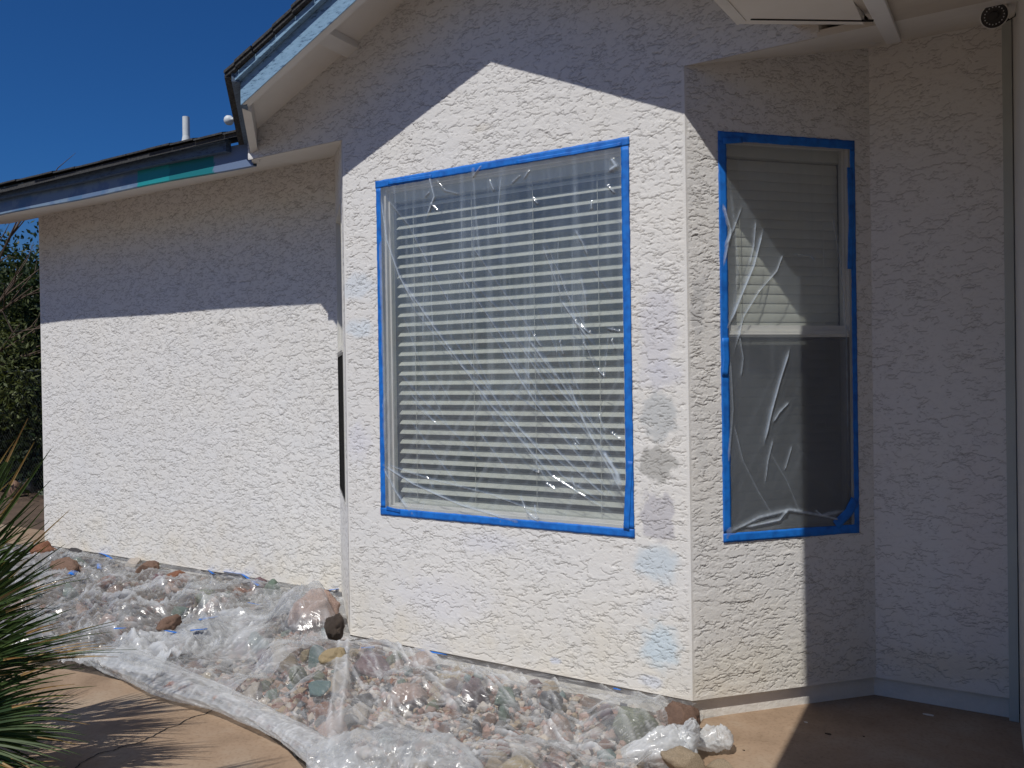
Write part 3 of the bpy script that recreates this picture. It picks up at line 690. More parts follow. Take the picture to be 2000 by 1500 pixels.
# ------------------------------------------------------------------ rocks
ROCKC = {'brown': ((.22, .13, .09), (.34, .22, .16)), 'rust': ((.26, .11, .06), (.38, .18, .11)), 'pink': ((.48, .31, .25), (.60, .44, .36)),
         'tan': ((.45, .34, .22), (.60, .48, .34)), 'green': ((.12, .20, .17), (.28, .34, .26)), 'turq': ((.10, .30, .30), (.30, .34, .32)),
         'grey': ((.20, .20, .20), (.42, .40, .38)), 'purple': ((.16, .09, .10), (.30, .20, .21)), 'cream': ((.58, .50, .42), (.70, .63, .55)),
         'black': ((.04, .04, .045), (.14, .13, .13)), 'lava': ((.17, .13, .10), (.27, .21, .17)), 'yellow': ((.50, .37, .18), (.62, .50, .32)),
         'mottled_green': ((.10, .13, .12), (.34, .36, .22))}
RM = {k: mottled('rock_'+k, tuple(c*.55 for c in v[0]), tuple(c*.95 for c in v[1]), 26, .8, .7 if k != 'lava' else 1.0, 70 if k != 'lava' else 130, dist=.008 if k != 'lava' else .02) for k, v in ROCKC.items()}
def rock_mesh(seed, mat, angular=.6, sub=3):
    random.seed(seed); bm = bmesh.new(); off = Vector((seed*3.1, seed*1.7, seed*.9))
    if angular >= .65:        # broken stone: hull of a few points, chipped and roughened
        pts = []
        while len(pts) < 15:
            p = Vector((random.gauss(0, 1), random.gauss(0, 1), random.gauss(0, 1))).normalized()*random.uniform(.8, 1.08)
            if all((p-q).length > .45 for q in pts): pts.append(p)
        for p in pts: bm.verts.new(p)
        r_ = bmesh.ops.convex_hull(bm, input=bm.verts[:]); bmesh.ops.delete(bm, geom=[g for g in r_['geom_interior'] if isinstance(g, bmesh.types.BMVert)], context='VERTS')
        bmesh.ops.bevel(bm, geom=bm.edges[:], offset=.07, segments=1, affect='EDGES')
        bmesh.ops.triangulate(bm, faces=bm.faces[:])
        for _ in range(2 if sub > 3 else 1): bmesh.ops.subdivide_edges(bm, edges=[e for e in bm.edges if e.calc_length() > .16], cuts=1, use_grid_fill=True)
        bmesh.ops.triangulate(bm, faces=bm.faces[:])
        for v in bm.verts: v.co *= 1 + .07*mnoise.fractal(v.co*2.6+off, .7, 2.1, 4)
    else:
        bmesh.ops.create_icosphere(bm, subdivisions=sub, radius=1)
        planes = [(Vector((random.gauss(0, 1), random.gauss(0, 1), random.gauss(0, 1))).normalized(), random.uniform(.55, .85)) for _ in range(int(9*angular)+1)]
        for v in bm.verts:
            p = v.co.copy(); p *= 1 + .28*mnoise.fractal(p*1.1+off, .9, 2, 4)
            for n_, d_ in planes:
                e = p.dot(n_)-d_
                if e > 0: p -= n_*e*.9
            p *= 1 + .08*mnoise.fractal(p*3.5+off, .75, 2.1, 5)
            v.co = p
    me = bpy.data.meshes.new('rock'); bm.to_mesh(me); bm.free(); me.materials.append(mat)
    me.polygons.foreach_set('use_smooth', [angular < .65]*len(me.polygons)); return me
SPOTS = []       # (x, y, z, r) for draping
def rock(mesh, x, y, z, s, label=None, group=None, rot=None, name='rock', cover=True):
    o = bpy.data.objects.new(name, mesh); o.location = (x, y, z); o.scale = s
    o.rotation_euler = rot or (random.uniform(0, 6), random.uniform(0, 6), random.uniform(0, 6))
    col.objects.link(o); tag(o, label, 'rock', group)
    if cover: SPOTS.append((x, y, z, max(s)))
    return o
random.seed(3)
special = [  # photo x, y, plane z, size, colour, angular, label, covered
 (1331, 1402, -1.50, (.066, .062, .058), 'brown', .3, 'smooth brown rock resting on the plastic at the corner of the bay', False),
 (1238, 1418, -1.53, (.115, .10, .10), 'mottled_green', .7, 'largest green mottled rock under the clear plastic left of the smooth brown rock', True),
 (925, 1352, -1.52, (.07, .06, .095), 'purple', .9, 'dark wedge-shaped rock with a turquoise tip under tight plastic', True),
 (800, 1355, -1.54, (.12, .09, .075), 'pink', .8, 'large pinkish tan rock under finely creased plastic', True),
 (885, 1338, -1.53, (.05, .05, .05), 'brown', .8, 'grey brown rock beside the dark wedge-shaped rock', True),
 (732, 1305, -1.55, (.15, .12, .08), 'purple', .7, 'broad purple red rock under plastic below the left corner of the bay', True),
 (656, 1224, -1.42, (.052, .052, .066), 'lava', .3, 'porous grey brown lava rock above the round yellow stone', False),
 (650, 1284, -1.47, (.055, .05, .046), 'yellow', .1, 'round yellowish stone below the porous lava rock', False),
 (617, 1195, -1.44, (.18, .15, .13), 'pink', .6, 'biggest pink tan boulder, wrapped in plastic beside the left corner of the bay', True),
 (291, 1117, -1.535, (.085, .075, .085), 'brown', .5, 'grey brown stone leaning on the foundation, left of the red brown one', False),
 (346, 1128, -1.535, (.09, .07, .065), 'rust', .4, 'red brown stone by the foundation with orange spots', False),
 (125, 1112, -1.53, (.13, .10, .09), 'brown', .5, 'brown rock on the plastic behind the palm leaf tips', False),
 (82, 1078, -1.53, (.10, .09, .08), 'rust', .3, 'reddish stone at the far left end of the wall', False),
 (103, 1092, -1.54, (.10, .09, .06), 'grey', .5, 'flat grey stone in front of the reddish stone at the wall end', False),
 (330, 1217, -1.55, (.075, .06, .045), 'brown', .4, 'dark olive stone half covered by plastic, in the middle of the bed', False),
 (1335, 1494, -1.57, (.085, .06, .045), 'tan', .5, 'tan rock holding down the plastic under the knotted bundle', False),
 (1078, 1372, -1.53, (.075, .06, .065), 'black', .9, 'black and grey rock under plastic in front of the bay foundation', True),
 (988, 1365, -1.53, (.06, .06, .065), 'green', .9, 'blue grey angular rock with a turquoise streak right of the dark wedge-shaped rock', True),
 (795, 1312, -1.54, (.038, .035, .032), 'turq', .9, 'small sea green rock close to the foundation', True),
 (842, 1322, -1.54, (.045, .04, .035), 'grey', .9, 'small white and grey rock right of the sea green one', True),
 (1185, 1392, -1.55, (.05, .045, .045), 'purple', .9, 'reddish brown rough rock left of the largest green mottled rock', True),
 (505, 1252, -1.50, (.09, .075, .07), 'turq', .8, 'grey green rock under hazy plastic, left of the porous lava rock', True),
 (625, 1345, -1.50, (.07, .065, .05), 'turq', .8, 'pale blue green rock under hazy plastic near the heavy fold', True),
 (1150, 1372, -1.54, (.045, .04, .04), 'brown', .9, 'small brown rough rock on the foundation side, right of the black and grey rock', True),
 (975, 1480, -1.56, (.05, .04, .04), 'tan', .6, 'orange tan rock beside the milky plastic fold', True),
 (155, 1118, -1.56, (.05, .045, .04), 'brown', .4, 'small brown stone tucked behind the brown rock near the palm', False),
 (310, 1134, -1.56, (.06, .05, .045), 'purple', .4, 'dull pink stone between the two bare brown stones', False),
 (263, 1108, -1.55, (.11, .08, .08), 'cream', .6, 'pale cream rock under shiny plastic beside the foundation', True),
 (470, 1160, -1.52, (.06, .05, .05), 'rust', .6, 'orange brown rock behind blue tape by the foundation', True),
 (400, 1170, -1.53, (.10, .08, .07), 'mottled_green', .6, 'greenish rock under a tent of plastic left of the orange brown rock', True)]
for i, (x, y, z, s, c, a, lab, cov) in enumerate(special):
    if not cov: z += .035; s = tuple(q*1.12 for q in s)
    p = on_z(x, y, z)
    yy = min(p[1], float(wall_y(p[0]))-s[1]*.75)
    t_ = (p[1]-yy)
    o = rock(rock_mesh(100+i, RM[c], a, 4), p[0], yy, z, s, lab, None, (random.uniform(-.4, .4), random.uniform(-.4, .4), random.uniform(-.6, .6)), cover=cov)
    if not cov and c not in ('yellow', 'lava'): pass
    if i == 2:
        tip = rock_mesh(180, RM['turq'], .9); q = bpy.data.objects.new('mineral_tip', tip); col.objects.link(q); q.parent = o; q.location = (-.1, .1, .78); q.scale = (.36, .36, .30)
# rocks nobody could tell apart: 13 templates copied through the bed
keys = ['brown', 'rust', 'pink', 'pink', 'tan', 'green', 'turq', 'grey', 'purple', 'cream', 'black', 'yellow', 'mottled_green', 'cream', 'pink', 'tan']
tmpl = [rock_mesh(20+i, RM[k], .95) for i, k in enumerate(keys)]
CN = ['dull brown', 'rusty orange', 'pale pink', 'pale pink', 'sandy tan', 'dark green', 'turquoise grey', 'mid grey', 'dark purple', 'cream white', 'blackish', 'yellowish', 'mottled green', 'cream white', 'pale pink', 'sandy tan']
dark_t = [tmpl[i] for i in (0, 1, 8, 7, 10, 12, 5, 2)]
random.seed(21); placed = [(q[0], q[1], q[3]) for q in SPOTS]
cnt = 0; tries = 0
while cnt < 255 and tries < 9000:
    tries += 1
    x = random.uniform(-6.4, -.02) if random.random() < .45 else random.uniform(-2.6, -.02)
    f_, b_ = float(bed_front(x)), float(wall_y(x)); y = random.uniform(f_+.1, b_-.05)
    r = random.choice([.026, .03, .036, .04, .046, .052, .06, .074, .085])
    if any((x-a)**2+(y-b)**2 < ((r+c)*.62)**2 for a, b, c in placed): continue
    placed.append((x, y, r)); cnt += 1
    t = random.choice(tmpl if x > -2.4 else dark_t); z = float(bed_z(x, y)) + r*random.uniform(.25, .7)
    s = (r*random.uniform(.9, 1.5), r*random.uniform(.8, 1.1), r*random.uniform(.6, 1.0))
    rock(t, x, y, z, s, f'{CN[tmpl.index(t)]} rock lying among others under the plastic sheeting', f'{CN[tmpl.index(t)]} rocks under the plastic sheeting')
# stone chips: one mesh of small stones
ico = bmesh.new(); bmesh.ops.create_icosphere(ico, subdivisions=1, radius=1); iv = np.array([v.co[:] for v in ico.verts]); fi = np.array([[v.index for v in f.verts] for f in ico.faces]); ico.free()
Vs = []; Fs = []; Cs = []; pal = np.array([c for k in ('pink', 'tan', 'cream', 'brown', 'grey', 'rust', 'pink', 'cream', 'grey') for c in ROCKC[k]])
nchips = 9000
xs_ = np.where(rng.random(nchips) < .4, rng.uniform(-7, .02, nchips), rng.uniform(-3, .02, nchips)); tt = rng.random(nchips)
for i in range(nchips):
    x = xs_[i]
    if x < -2.6 and rng.random() < .6: continue
    f_ = float(bed_front(x)); b_ = float(wall_y(np.array(x))); y = f_+.03+(b_-f_-.04)*tt[i]
    r = rng.uniform(.007, .017)*rng.choice([1, 1, 1.4, 1.8]); s = r*rng.uniform(.6, 1.3, 3)
    q = iv*s*(1+rng.uniform(-.3, .3, (12 if len(iv) == 12 else len(iv), 1))); a = rng.uniform(0, 6.3); ca, sa = math.cos(a), math.sin(a)
    q = q@np.array([[ca, -sa, 0], [sa, ca, 0], [0, 0, 1]])
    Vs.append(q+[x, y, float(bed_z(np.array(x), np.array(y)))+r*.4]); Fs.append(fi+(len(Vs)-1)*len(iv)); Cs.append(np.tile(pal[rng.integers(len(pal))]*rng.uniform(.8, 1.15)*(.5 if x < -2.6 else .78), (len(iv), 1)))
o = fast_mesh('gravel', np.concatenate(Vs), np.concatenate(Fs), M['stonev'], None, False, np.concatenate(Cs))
tag(o, 'small pink, tan and grey stone chips covering the bed beneath the plastic', 'gravel', kind='stuff')

# ------------------------------------------------------------------ tape
def tape_strip(P, pts, width, name='masking_tape', parent=None, lift=.0012, seed=0, rough_edge=.0012):
    """pts: centre line in (u, z) of a frame; P places (u, w, z)"""
    r = random.Random(seed); pts = [Vector(p) for p in pts]; cl = []
    for i in range(len(pts)-1):
        n = max(2, int((pts[i+1]-pts[i]).length/.02))
        for k in range(n): cl.append(pts[i].lerp(pts[i+1], k/n))
    cl.append(pts[-1]); rows = 5; V = []; F = []
    for i, c in enumerate(cl):
        d = (cl[min(i+1, len(cl)-1)]-cl[max(i-1, 0)]).normalized(); nn = Vector((-d.y, d.x))
        ea, eb = r.uniform(-rough_edge, rough_edge), r.uniform(-rough_edge, rough_edge)
        for k in range(rows):
            q = (k/(rows-1)-.5)*width + (ea if k == 0 else eb if k == rows-1 else 0)
            hgt = lift + .0016*max(0, math.sin(i*.37+seed)+r.uniform(-.5, .5))*(1 if k in (1, 3) else .3)
            p = c+nn*q; V.append(P(p.x, -hgt-.0058, p.y))
    for i in range(len(cl)-1):
        for k in range(rows-1): a = i*rows+k; F.append((a, a+rows, a+rows+1, a+1))
    o = fast_mesh(name, V, F, M['tape'], parent, True)
    md = o.modifiers.new('solid', 'SOLIDIFY'); md.thickness = .0006
    return o

# ------------------------------------------------------------------ window films
def seg_dist(U, V, pts):
    best = np.full(U.shape, 9.0); tt = np.zeros(U.shape); n = len(pts)-1; side = np.zeros(U.shape)
    for i in range(n):
        ax, ay = pts[i]; bx, by = pts[i+1]; dx, dy = bx-ax, by-ay; L2 = dx*dx+dy*dy+1e-12
        t = np.clip(((U-ax)*dx+(V-ay)*dy)/L2, 0, 1); d = np.hypot(U-ax-t*dx, V-ay-t*dy); m_ = d < best
        best = np.where(m_, d, best); tt = np.where(m_, (i+t)/n, tt); side = np.where(m_, np.sign((U-ax)*dy-(V-ay)*dx), side)
    return best, tt, side
def window_film(fr, rect, creases, label, name, seed, streaks, base_haze, step=.0042):
    P = place(fr); u0, u1, z0, z1 = rect; O, A, B = fr
    us = np.arange(u0, u1+step, step); vs = np.arange(z0, z1+step, step); U, V = np.meshgrid(us, vs, indexing='ij')
    eu = np.minimum(U-u0, u1-U); ev = np.minimum(V-z0, z1-V); edge_ = np.minimum(eu, ev)
    h = .004*sstep(0, .15, edge_)*fbm(U*3, V*3, 3, seed)           # gentle belly
    # fine tension folds, mostly vertical, fanning diagonally lower down
    dg = U + .55*np.clip((z1-.6*(z1-z0))-V, 0, 9)
    st = fbm(dg*34, V*1.3, 3, seed+2); h += .0007*st*sstep(0, .04, edge_)
    h += .0016*np.abs(fbm(U*14, V*14, 3, seed+3))*np.exp(-ev/.05)+.001*np.abs(fbm(U*18, V*10, 3, seed+4))*np.exp(-eu/.04)
    haze = base_haze*(1+.5*fbm(U*2.5, V*2.0, 3, seed+5)) + streaks*sstep(-.05, .7, fbm(dg*24, V*.6, 4, seed+6))
    haze += .05*np.exp(-eu/.03)+.04*np.exp(-ev/.03)
    for i, (pts, wd, hh, hz) in enumerate(creases):
        lp = [to_local(fr, *q) for q in pts]
        d, t, s_ = seg_dist(U, V, lp); wob = wd*(1+.5*fbm(t*6, t*0, 2, seed+i)); fade = sstep(0, .12, t)*sstep(0, .15, 1-t)*.85+.15
        h += 1.5*hh*np.exp(-(d/wob)**2)*fade
        haze += 2.0*hz*np.exp(-(d/(wob*.55))**2)*fade*(.6+.8*np.abs(fbm(t*25, d*60, 2, seed+i+9)))
        haze += .25*hz*np.exp(-(d/(wob*4))**2)*(s_ > 0)*fade
    haze = np.clip(haze, .02, .85)
    base = -.0062
    Q = O + U[..., None]*A + (base-h)[..., None]*B + V[..., None]*np.array([0, 0, 1.])
    idx = np.arange(U.size).reshape(U.shape); F = np.stack([idx[:-1, :-1], idx[1:, :-1], idx[1:, 1:], idx[:-1, 1:]], -1).reshape(-1, 4)
    o = fast_mesh(name, Q.reshape(-1, 3), F, M['film'], None, True, attrs={'haze': haze.ravel()})
    tag(o, label, 'plastic film'); return o
cr_front = [([(746, 385), (758, 470), (782, 540), (815, 600)], .006, .006, .5), ([(748, 378), (800, 440), (840, 520), (905, 640)], .004, .003, .14),
  ([(782, 540), (850, 640), (960, 790), (1080, 930), (1200, 1005)], .005, .005, .30), ([(870, 640), (985, 800), (1100, 930), (1190, 990)], .004, .004, .22),
  ([(960, 650), (1050, 790), (1140, 900), (1215, 990)], .004, .004, .22), ([(995, 640), (1080, 770), (1170, 870), (1215, 940)], .004, .003, .2),
  ([(1060, 690), (1120, 780), (1210, 890)], .005, .005, .26), ([(1098, 588), (1120, 620), (1150, 660)], .004, .006, .6), ([(1038, 668), (1065, 705), (1092, 742)], .005, .005, .35),
  ([(1125, 450), (1140, 475), (1150, 500)], .006, .003, .25), ([(1135, 540), (1145, 580), (1148, 625)], .007, .003, .2), ([(750, 908), (810, 945), (900, 985), (1010, 1018)], .006, .006, .45),
  ([(750, 905), (840, 935), (960, 965), (1080, 1010)], .004, .004, .25), ([(752, 915), (775, 960), (800, 995)], .006, .006, .4), ([(1018, 968), (1032, 1000), (1052, 1018)], .004, .006, .6),
  ([(1046, 985), (1052, 1018)], .004, .006, .6), ([(1108, 740), (1150, 840), (1200, 930), (1215, 960)], .007, .004, .35), ([(1180, 880), (1205, 920), (1215, 950)], .014, .006, .55),
  ([(1080, 870), (1130, 920), (1190, 975)], .004, .005, .4), ([(840, 345), (850, 385), (835, 425)], .006, .005, .45), ([(852, 350), (870, 372), (900, 380)], .004, .004, .25),
  ([(1195, 310), (1205, 325), (1190, 335)], .010, .006, .55), ([(980, 345), (975, 400), (980, 470)], .004, .003, .25), ([(1085, 620), (1090, 700), (1120, 780)], .003, .003, .18),
  ([(925, 320), (930, 420), (940, 520)], .012, .001, .12), ([(1140, 560), (1142, 760)], .012, .001, .12), ([(745, 470), (752, 700), (755, 900)], .012, .003, .16),
  ([(1190, 650), (1180, 760)], .003, .003, .2), ([(935, 840), (1000, 930)], .004, .003, .2), ([(905, 640), (960, 760), (1010, 850), (1080, 950)], .003, .003, .16)]
_r = random.Random(77)
for i in range(44):      # many faint tension lines pulled towards the lower right corner
    x0 = _r.uniform(770, 1190); y0 = _r.uniform(430, 930); l = _r.uniform(60, 260); a = math.radians(_r.gauss(56, 7)); b = a-_r.uniform(0, .12)
    x1, y1 = x0+l*.5*math.cos(a), y0+l*.5*math.sin(a); x2, y2 = x1+l*.5*math.cos(b), y1+l*.5*math.sin(b)
    if x2 < 1218 and y2 < 1000 and (x0-760)+(y0-430) > 150: cr_front.append(([(x0, y0), (x1, y1), (x2, y2)], _r.uniform(.0022, .004), _r.uniform(.002, .005), _r.uniform(.06, .24)))
for i in range(26):
    x0 = _r.uniform(790, 1200); y0 = _r.uniform(345, 700); l = _r.uniform(60, 240); cr_front.append(([(x0, y0), (x0+_r.uniform(-3, 3), y0+l*.5), (x0+_r.uniform(-2, 8), y0+l)], _r.uniform(.002, .007), .0012, _r.uniform(.05, .16)))
for i in range(9):
    x0 = _r.uniform(830, 1200); y0 = _r.uniform(320, 400); cr_front.append(([(x0, y0), (x0+_r.uniform(-18, 18), y0+_r.uniform(8, 30))], .004, .006, _r.uniform(.2, .5)))
for i in range(14):     # bright crinkles low on the right
    x0 = _r.uniform(1040, 1205); y0 = _r.uniform(620, 960); l = _r.uniform(14, 45); a = math.radians(_r.gauss(50, 22)); cr_front.append(([(x0, y0), (min(1218, x0+l*math.cos(a)), y0+l*math.sin(a))], .004, .007, _r.uniform(.25, .5)))
TF = (-1.82, -.27, -.771, 1.142)
ff = window_film(FRONT, (-1.80, -.29, -.752, 1.122), cr_front, 'clear plastic film taped with blue tape over the big bay window', 'masking_film', 500, .15, .15)
PF = place(FRONT); tw = .043; h2 = tw/2
def child(o, par): o.parent = par; return o
for i, (a, b) in enumerate((((TF[0], TF[3]-h2-.001), (TF[1]+.001, TF[3]-h2+.001)), ((TF[0], TF[2]+h2), (TF[1], TF[2]+h2)),
              ((TF[0]+h2-.002, TF[2]+tw), (TF[0]+h2, TF[3]-tw)), ((TF[1]-h2, TF[2]+tw), (TF[1]-h2-.001, TF[3]-tw)))):
    child(tape_strip(PF, [a, b], tw if i < 2 else tw*(.78 if i == 2 else .92), seed=i), ff)
for k, (pts, wd) in enumerate(((((1232, 900), (1228, 960), (1225, 1035)), .030), (((757, 992), (783, 998)), .022), (((1010, 318), (1120, 300), (1215, 282)), .018), (((845, 345), (760, 358)), .02))):
    child(tape_strip(PF, [to_local(FRONT, *q) for q in pts], wd, seed=20+k, lift=.004), ff)
cr_right = [([(1474, 432), (1470, 480), (1462, 520)], .005, .005, .4), ([(1488, 450), (1470, 520), (1445, 580), (1420, 640)], .006, .007, .55), ([(1530, 490), (1515, 530), (1480, 570), (1450, 620), (1432, 690)], .004, .005, .40),
  ([(1411, 400), (1425, 450), (1412, 520)], .007, .005, .35), ([(1447, 405), (1430, 450), (1415, 480)], .005, .004, .3), ([(1541, 680), (1522, 740), (1505, 800), (1490, 870)], .005, .007, .5),
  ([(1540, 785), (1520, 805), (1508, 825)], .005, .005, .4), ([(1508, 858), (1498, 900), (1493, 945)], .004, .004, .3), ([(1430, 820), (1450, 900), (1480, 960), (1510, 1010)], .003, .003, .18),
  ([(1550, 860), (1600, 930), (1640, 975)], .003, .002, .12), ([(1545, 870), (1530, 920)], .003, .004, .3), ([(1420, 1040), (1480, 1010), (1540, 995), (1600, 1005), (1655, 995)], .012, .007, .35),
  ([(1450, 1030), (1520, 1015), (1535, 995)], .006, .007, .5), ([(1590, 995), (1600, 1005), (1640, 1015)], .006, .006, .4), ([(1545, 495), (1580, 500), (1590, 510)], .004, .005, .25),
  ([(1425, 360), (1440, 520), (1430, 640)], .014, .002, .10), ([(1620, 400), (1640, 520), (1650, 640), (1655, 900)], .010, .003, .14), ([(1425, 700), (1430, 800), (1422, 900)], .006, .003, .15),
  ([(1560, 1000), (1535, 940), (1500, 880)], .003, .003, .16), ([(1440, 640), (1450, 700), (1445, 740)], .004, .004, .25)]
TR = (.165, .905, -.78, 1.133)
fr_ = window_film(RIGHT, (.182, .888, -.762, 1.115), cr_right, 'clear plastic film taped with blue tape over the narrow side window', 'masking_film', 520, .04, .13, .0038)
PR = place(RIGHT)
for i, (a, b) in enumerate((((TR[0], TR[3]-h2), (TR[1], TR[3]-h2)), ((TR[0], TR[2]+h2), (TR[1], TR[2]+h2)), ((TR[0]+h2, TR[2]+tw), (TR[0]+h2, TR[3]-tw)), ((TR[1]-.014, TR[2]+tw), (TR[1]-.014, TR[3]-tw)))):
    child(tape_strip(PR, [a, b], tw if i < 3 else tw*.65, seed=40+i), fr_)
for k, (pts, wd) in enumerate(((((1657, 328), (1660, 430), (1658, 526)), .030), (((1415, 660), (1417, 700), (1414, 735)), .034), (((1410, 276), (1448, 274)), .03), (((1630, 1025), (1655, 1000), (1668, 975)), .05))):
    child(tape_strip(PR, [to_local(RIGHT, *q) for q in pts], wd, seed=60+k, lift=.004), fr_)

# ------------------------------------------------------------------ ground plastic
spots = np.array(SPOTS)
def drape(X, Y, seed, fold, lift=.006):
    Z = bed_z(X, Y)+.018
    for (x, y, z, r) in spots:
        d = np.hypot(X-x, Y-y); m_ = d < r*3.2
        if m_.any(): Z = np.where(m_, np.maximum(Z, z+r*.80*np.sqrt(np.clip(1-(d/(r*1.25))**2, 0, 1))+np.where(d > r, -(d-r)*.7, 0)), Z)
    return Z
def smooth(Z, n=3):
    for _ in range(n):
        P_ = np.pad(Z, 1, mode='edge'); Z = (P_[:-2, 1:-1]+P_[2:, 1:-1]+P_[1:-1, :-2]+P_[1:-1, 2:]+2*Z)/6
    return Z
def ridged(a): return 1-np.abs(a)*2
def sheet(name, label, x0, x1, yf, yb, seed, haze0, creases=(), step=.011, ztop=-1.515, fold=.018, ang=.5, extra=None):
    us = np.arange(x0, x1+step, step); n = 150; ts = np.linspace(0, 1, n); X, T = np.meshgrid(us, ts, indexing='ij')
    X = X + .03*fbm(T*5, T*0+seed, 3, seed+8)*(np.minimum(X-x0, x1-X) < .3)
    YF_ = yf(X) + .03*fbm(X*5, X*0, 3, seed); YB = yb(X); Y = YF_*(1-T)+YB*T
    Z = drape(X, Y, seed, fold)
    for _ in range(6):       # taut plastic bridges the gaps between stones
        P_ = np.pad(Z, 1, mode='edge'); Z = np.maximum.reduce([Z, P_[:-2, 1:-1], P_[2:, 1:-1], P_[1:-1, :-2], P_[1:-1, 2:]])
    Z = smooth(Z, 40)+.002
    toward = sstep(.80, .985, T)
    Z = Z*(1-toward)+(ztop+.004*fbm(X*14, T, 2, seed+1))*toward
    ca, sa = math.cos(ang), math.sin(ang); A_ = X*ca+Y*sa; B_ = -X*sa+Y*ca
    q_ = .35*fbm(X*2, Y*2, 2, seed+20); wv = ridged(fbm(A_*1.3+q_, (B_+q_)*6, 2, seed+2)); wv2 = ridged(fbm(A_*2.6+q_, (B_+q_*.6)*22, 2, seed+3)); wv3 = ridged(fbm(B_*1.6, (A_+q_)*9, 2, seed+4))
    e_ = 1-.7*toward
    Z = Z + e_*(fold*np.clip(wv, -.2, 1)**2*.9 + fold*.45*np.clip(wv2, 0, 1)**4 + fold*.45*np.clip(wv3, 0, 1)**5)
    haze = haze0*(.45+.9*sstep(-.3, .5, fbm(X*2.2, Y*2.2, 3, seed+5))) + .16*np.clip(wv, 0, 1)**10 + .34*np.clip(wv2, 0, 1)**14 + .22*np.clip(wv3, 0, 1)**14
    haze += .25*np.exp(-T/.03)
    for i, (pts, wd, hh, hz) in enumerate(creases):
        lp = [tuple(on_z(*q, -1.52)[:2]) for q in pts]; d, t, s_ = seg_dist(X, Y, lp); wb = wd*(1+.4*fbm(t*5, t*0, 2, seed+i)); fade = .2+.8*sstep(0, .1, t)*sstep(0, .1, 1-t)
        Z = Z + hh*np.exp(-(d/wb)**2)*fade; haze += hz*np.exp(-(d/wb)**2)*fade
    if extra: Z, haze = extra(X, Y, T, Z, haze)
    haze = np.clip(haze, .04, .9)
    idx = np.arange(X.size).reshape(X.shape); F = np.stack([idx[:-1, :-1], idx[1:, :-1], idx[1:, 1:], idx[:-1, 1:]], -1).reshape(-1, 4)
    o = fast_mesh(name, np.stack([X, Y, Z], -1).reshape(-1, 3), F, M['sheet'], None, True, attrs={'haze': haze.ravel()})
    return tag(o, label, 'plastic sheet')
inw = lambda x: wall_y(x)-.003
def left_extra(X, Y, T, Z, hz):
    hz = hz + .22*(1-sstep(.1, .45, T))*sstep(-3.6, -2.6, X); return Z, hz
s1 = sheet('plastic_sheet', 'left crumpled plastic sheet between the palm and the recessed wall', -6.75, -2.62, lambda x: bed_front(x)+.0, lambda x: wall_y(x)+.02, 600, .13,
   [([(180, 1215), (260, 1250), (300, 1285), (360, 1310)], .02, .03, .35), ([(300, 1150), (420, 1200), (500, 1215)], .02, .03, .25), ([(150, 1160), (260, 1180), (340, 1205)], .02, .03, .25),
    ([(240, 1240), (330, 1275), (420, 1330)], .015, .02, .3)], fold=.045, ang=-.35, extra=left_extra)
s2 = sheet('plastic_sheet', 'hazy plastic sheet tented over the pink boulder at the left corner of the bay', -3.35, -2.02, lambda x: bed_front(x)+.03, lambda x: np.minimum(wall_y(x), .62), 620, .30,
   [([(430, 1135), (400, 1190), (395, 1215)], .012, .02, .3), ([(560, 1180), (480, 1230), (400, 1260)], .012, .02, .3), ([(640, 1240), (650, 1330), (640, 1400)], .02, .02, .25)], fold=.022, ang=.2)
def right_extra(X, Y, T, Z, hz):
    return Z, hz
cr3 = []; _r = random.Random(5)
for i in range(46):
    x0 = _r.uniform(670, 1260); y0 = _r.uniform(1285, 1450)+(x0-670)*.06; l = _r.uniform(50, 210); a = math.radians(_r.gauss(27, 8)); b = a-_r.uniform(-.15, .35)
    x1, y1 = x0+l*.5*math.cos(a), y0+l*.5*math.sin(a); cr3.append(([(x0, y0), (x1, y1), (x1+l*.5*math.cos(b), y1+l*.5*math.sin(b))], _r.uniform(.004, .009), _r.uniform(.005, .014), _r.uniform(.12, .4)))
for i in range(12):      # folds where the sheet climbs to the tape line
    x0 = _r.uniform(700, 1310); y0 = 1255+(x0-690)*.175; cr3.append(([(x0, y0+_r.uniform(2, 12)), (x0+_r.uniform(15, 60), y0+_r.uniform(35, 70))], .007, .010, _r.uniform(.15, .4)))
s3 = sheet('plastic_sheet', 'clear plastic sheet stretched over the rocks in front of the bay', -2.20, .02, lambda x: bed_front(x)+.02, lambda x: wall_y(x)+.018, 640, .13,
   cr3+[([(672, 1265), (668, 1350), (655, 1440), (648, 1500)], .035, .018, .30), ([(680, 1265), (676, 1350), (665, 1440)], .008, .012, .3), ([(664, 1270), (655, 1350), (640, 1440)], .008, .012, .3), ([(760, 1265), (830, 1300), (960, 1340), (1100, 1390)], .012, .015, .2), ([(700, 1280), (760, 1340), (850, 1370)], .01, .012, .2),
    ([(690, 1330), (800, 1400), (870, 1430)], .01, .012, .25), ([(820, 1330), (900, 1390), (1010, 1430), (1130, 1460)], .01, .012, .25), ([(900, 1430), (960, 1480), (1040, 1520)], .012, .012, .3),
    ([(1070, 1370), (1100, 1400), (1160, 1420)], .008, .012, .35), ([(950, 1300), (975, 1340), (1000, 1360)], .008, .012, .3), ([(1240, 1355), (1280, 1372), (1290, 1365)], .008, .012, .4)],
   step=.009, fold=.015, ang=-.45, ztop=-1.512, extra=right_extra)
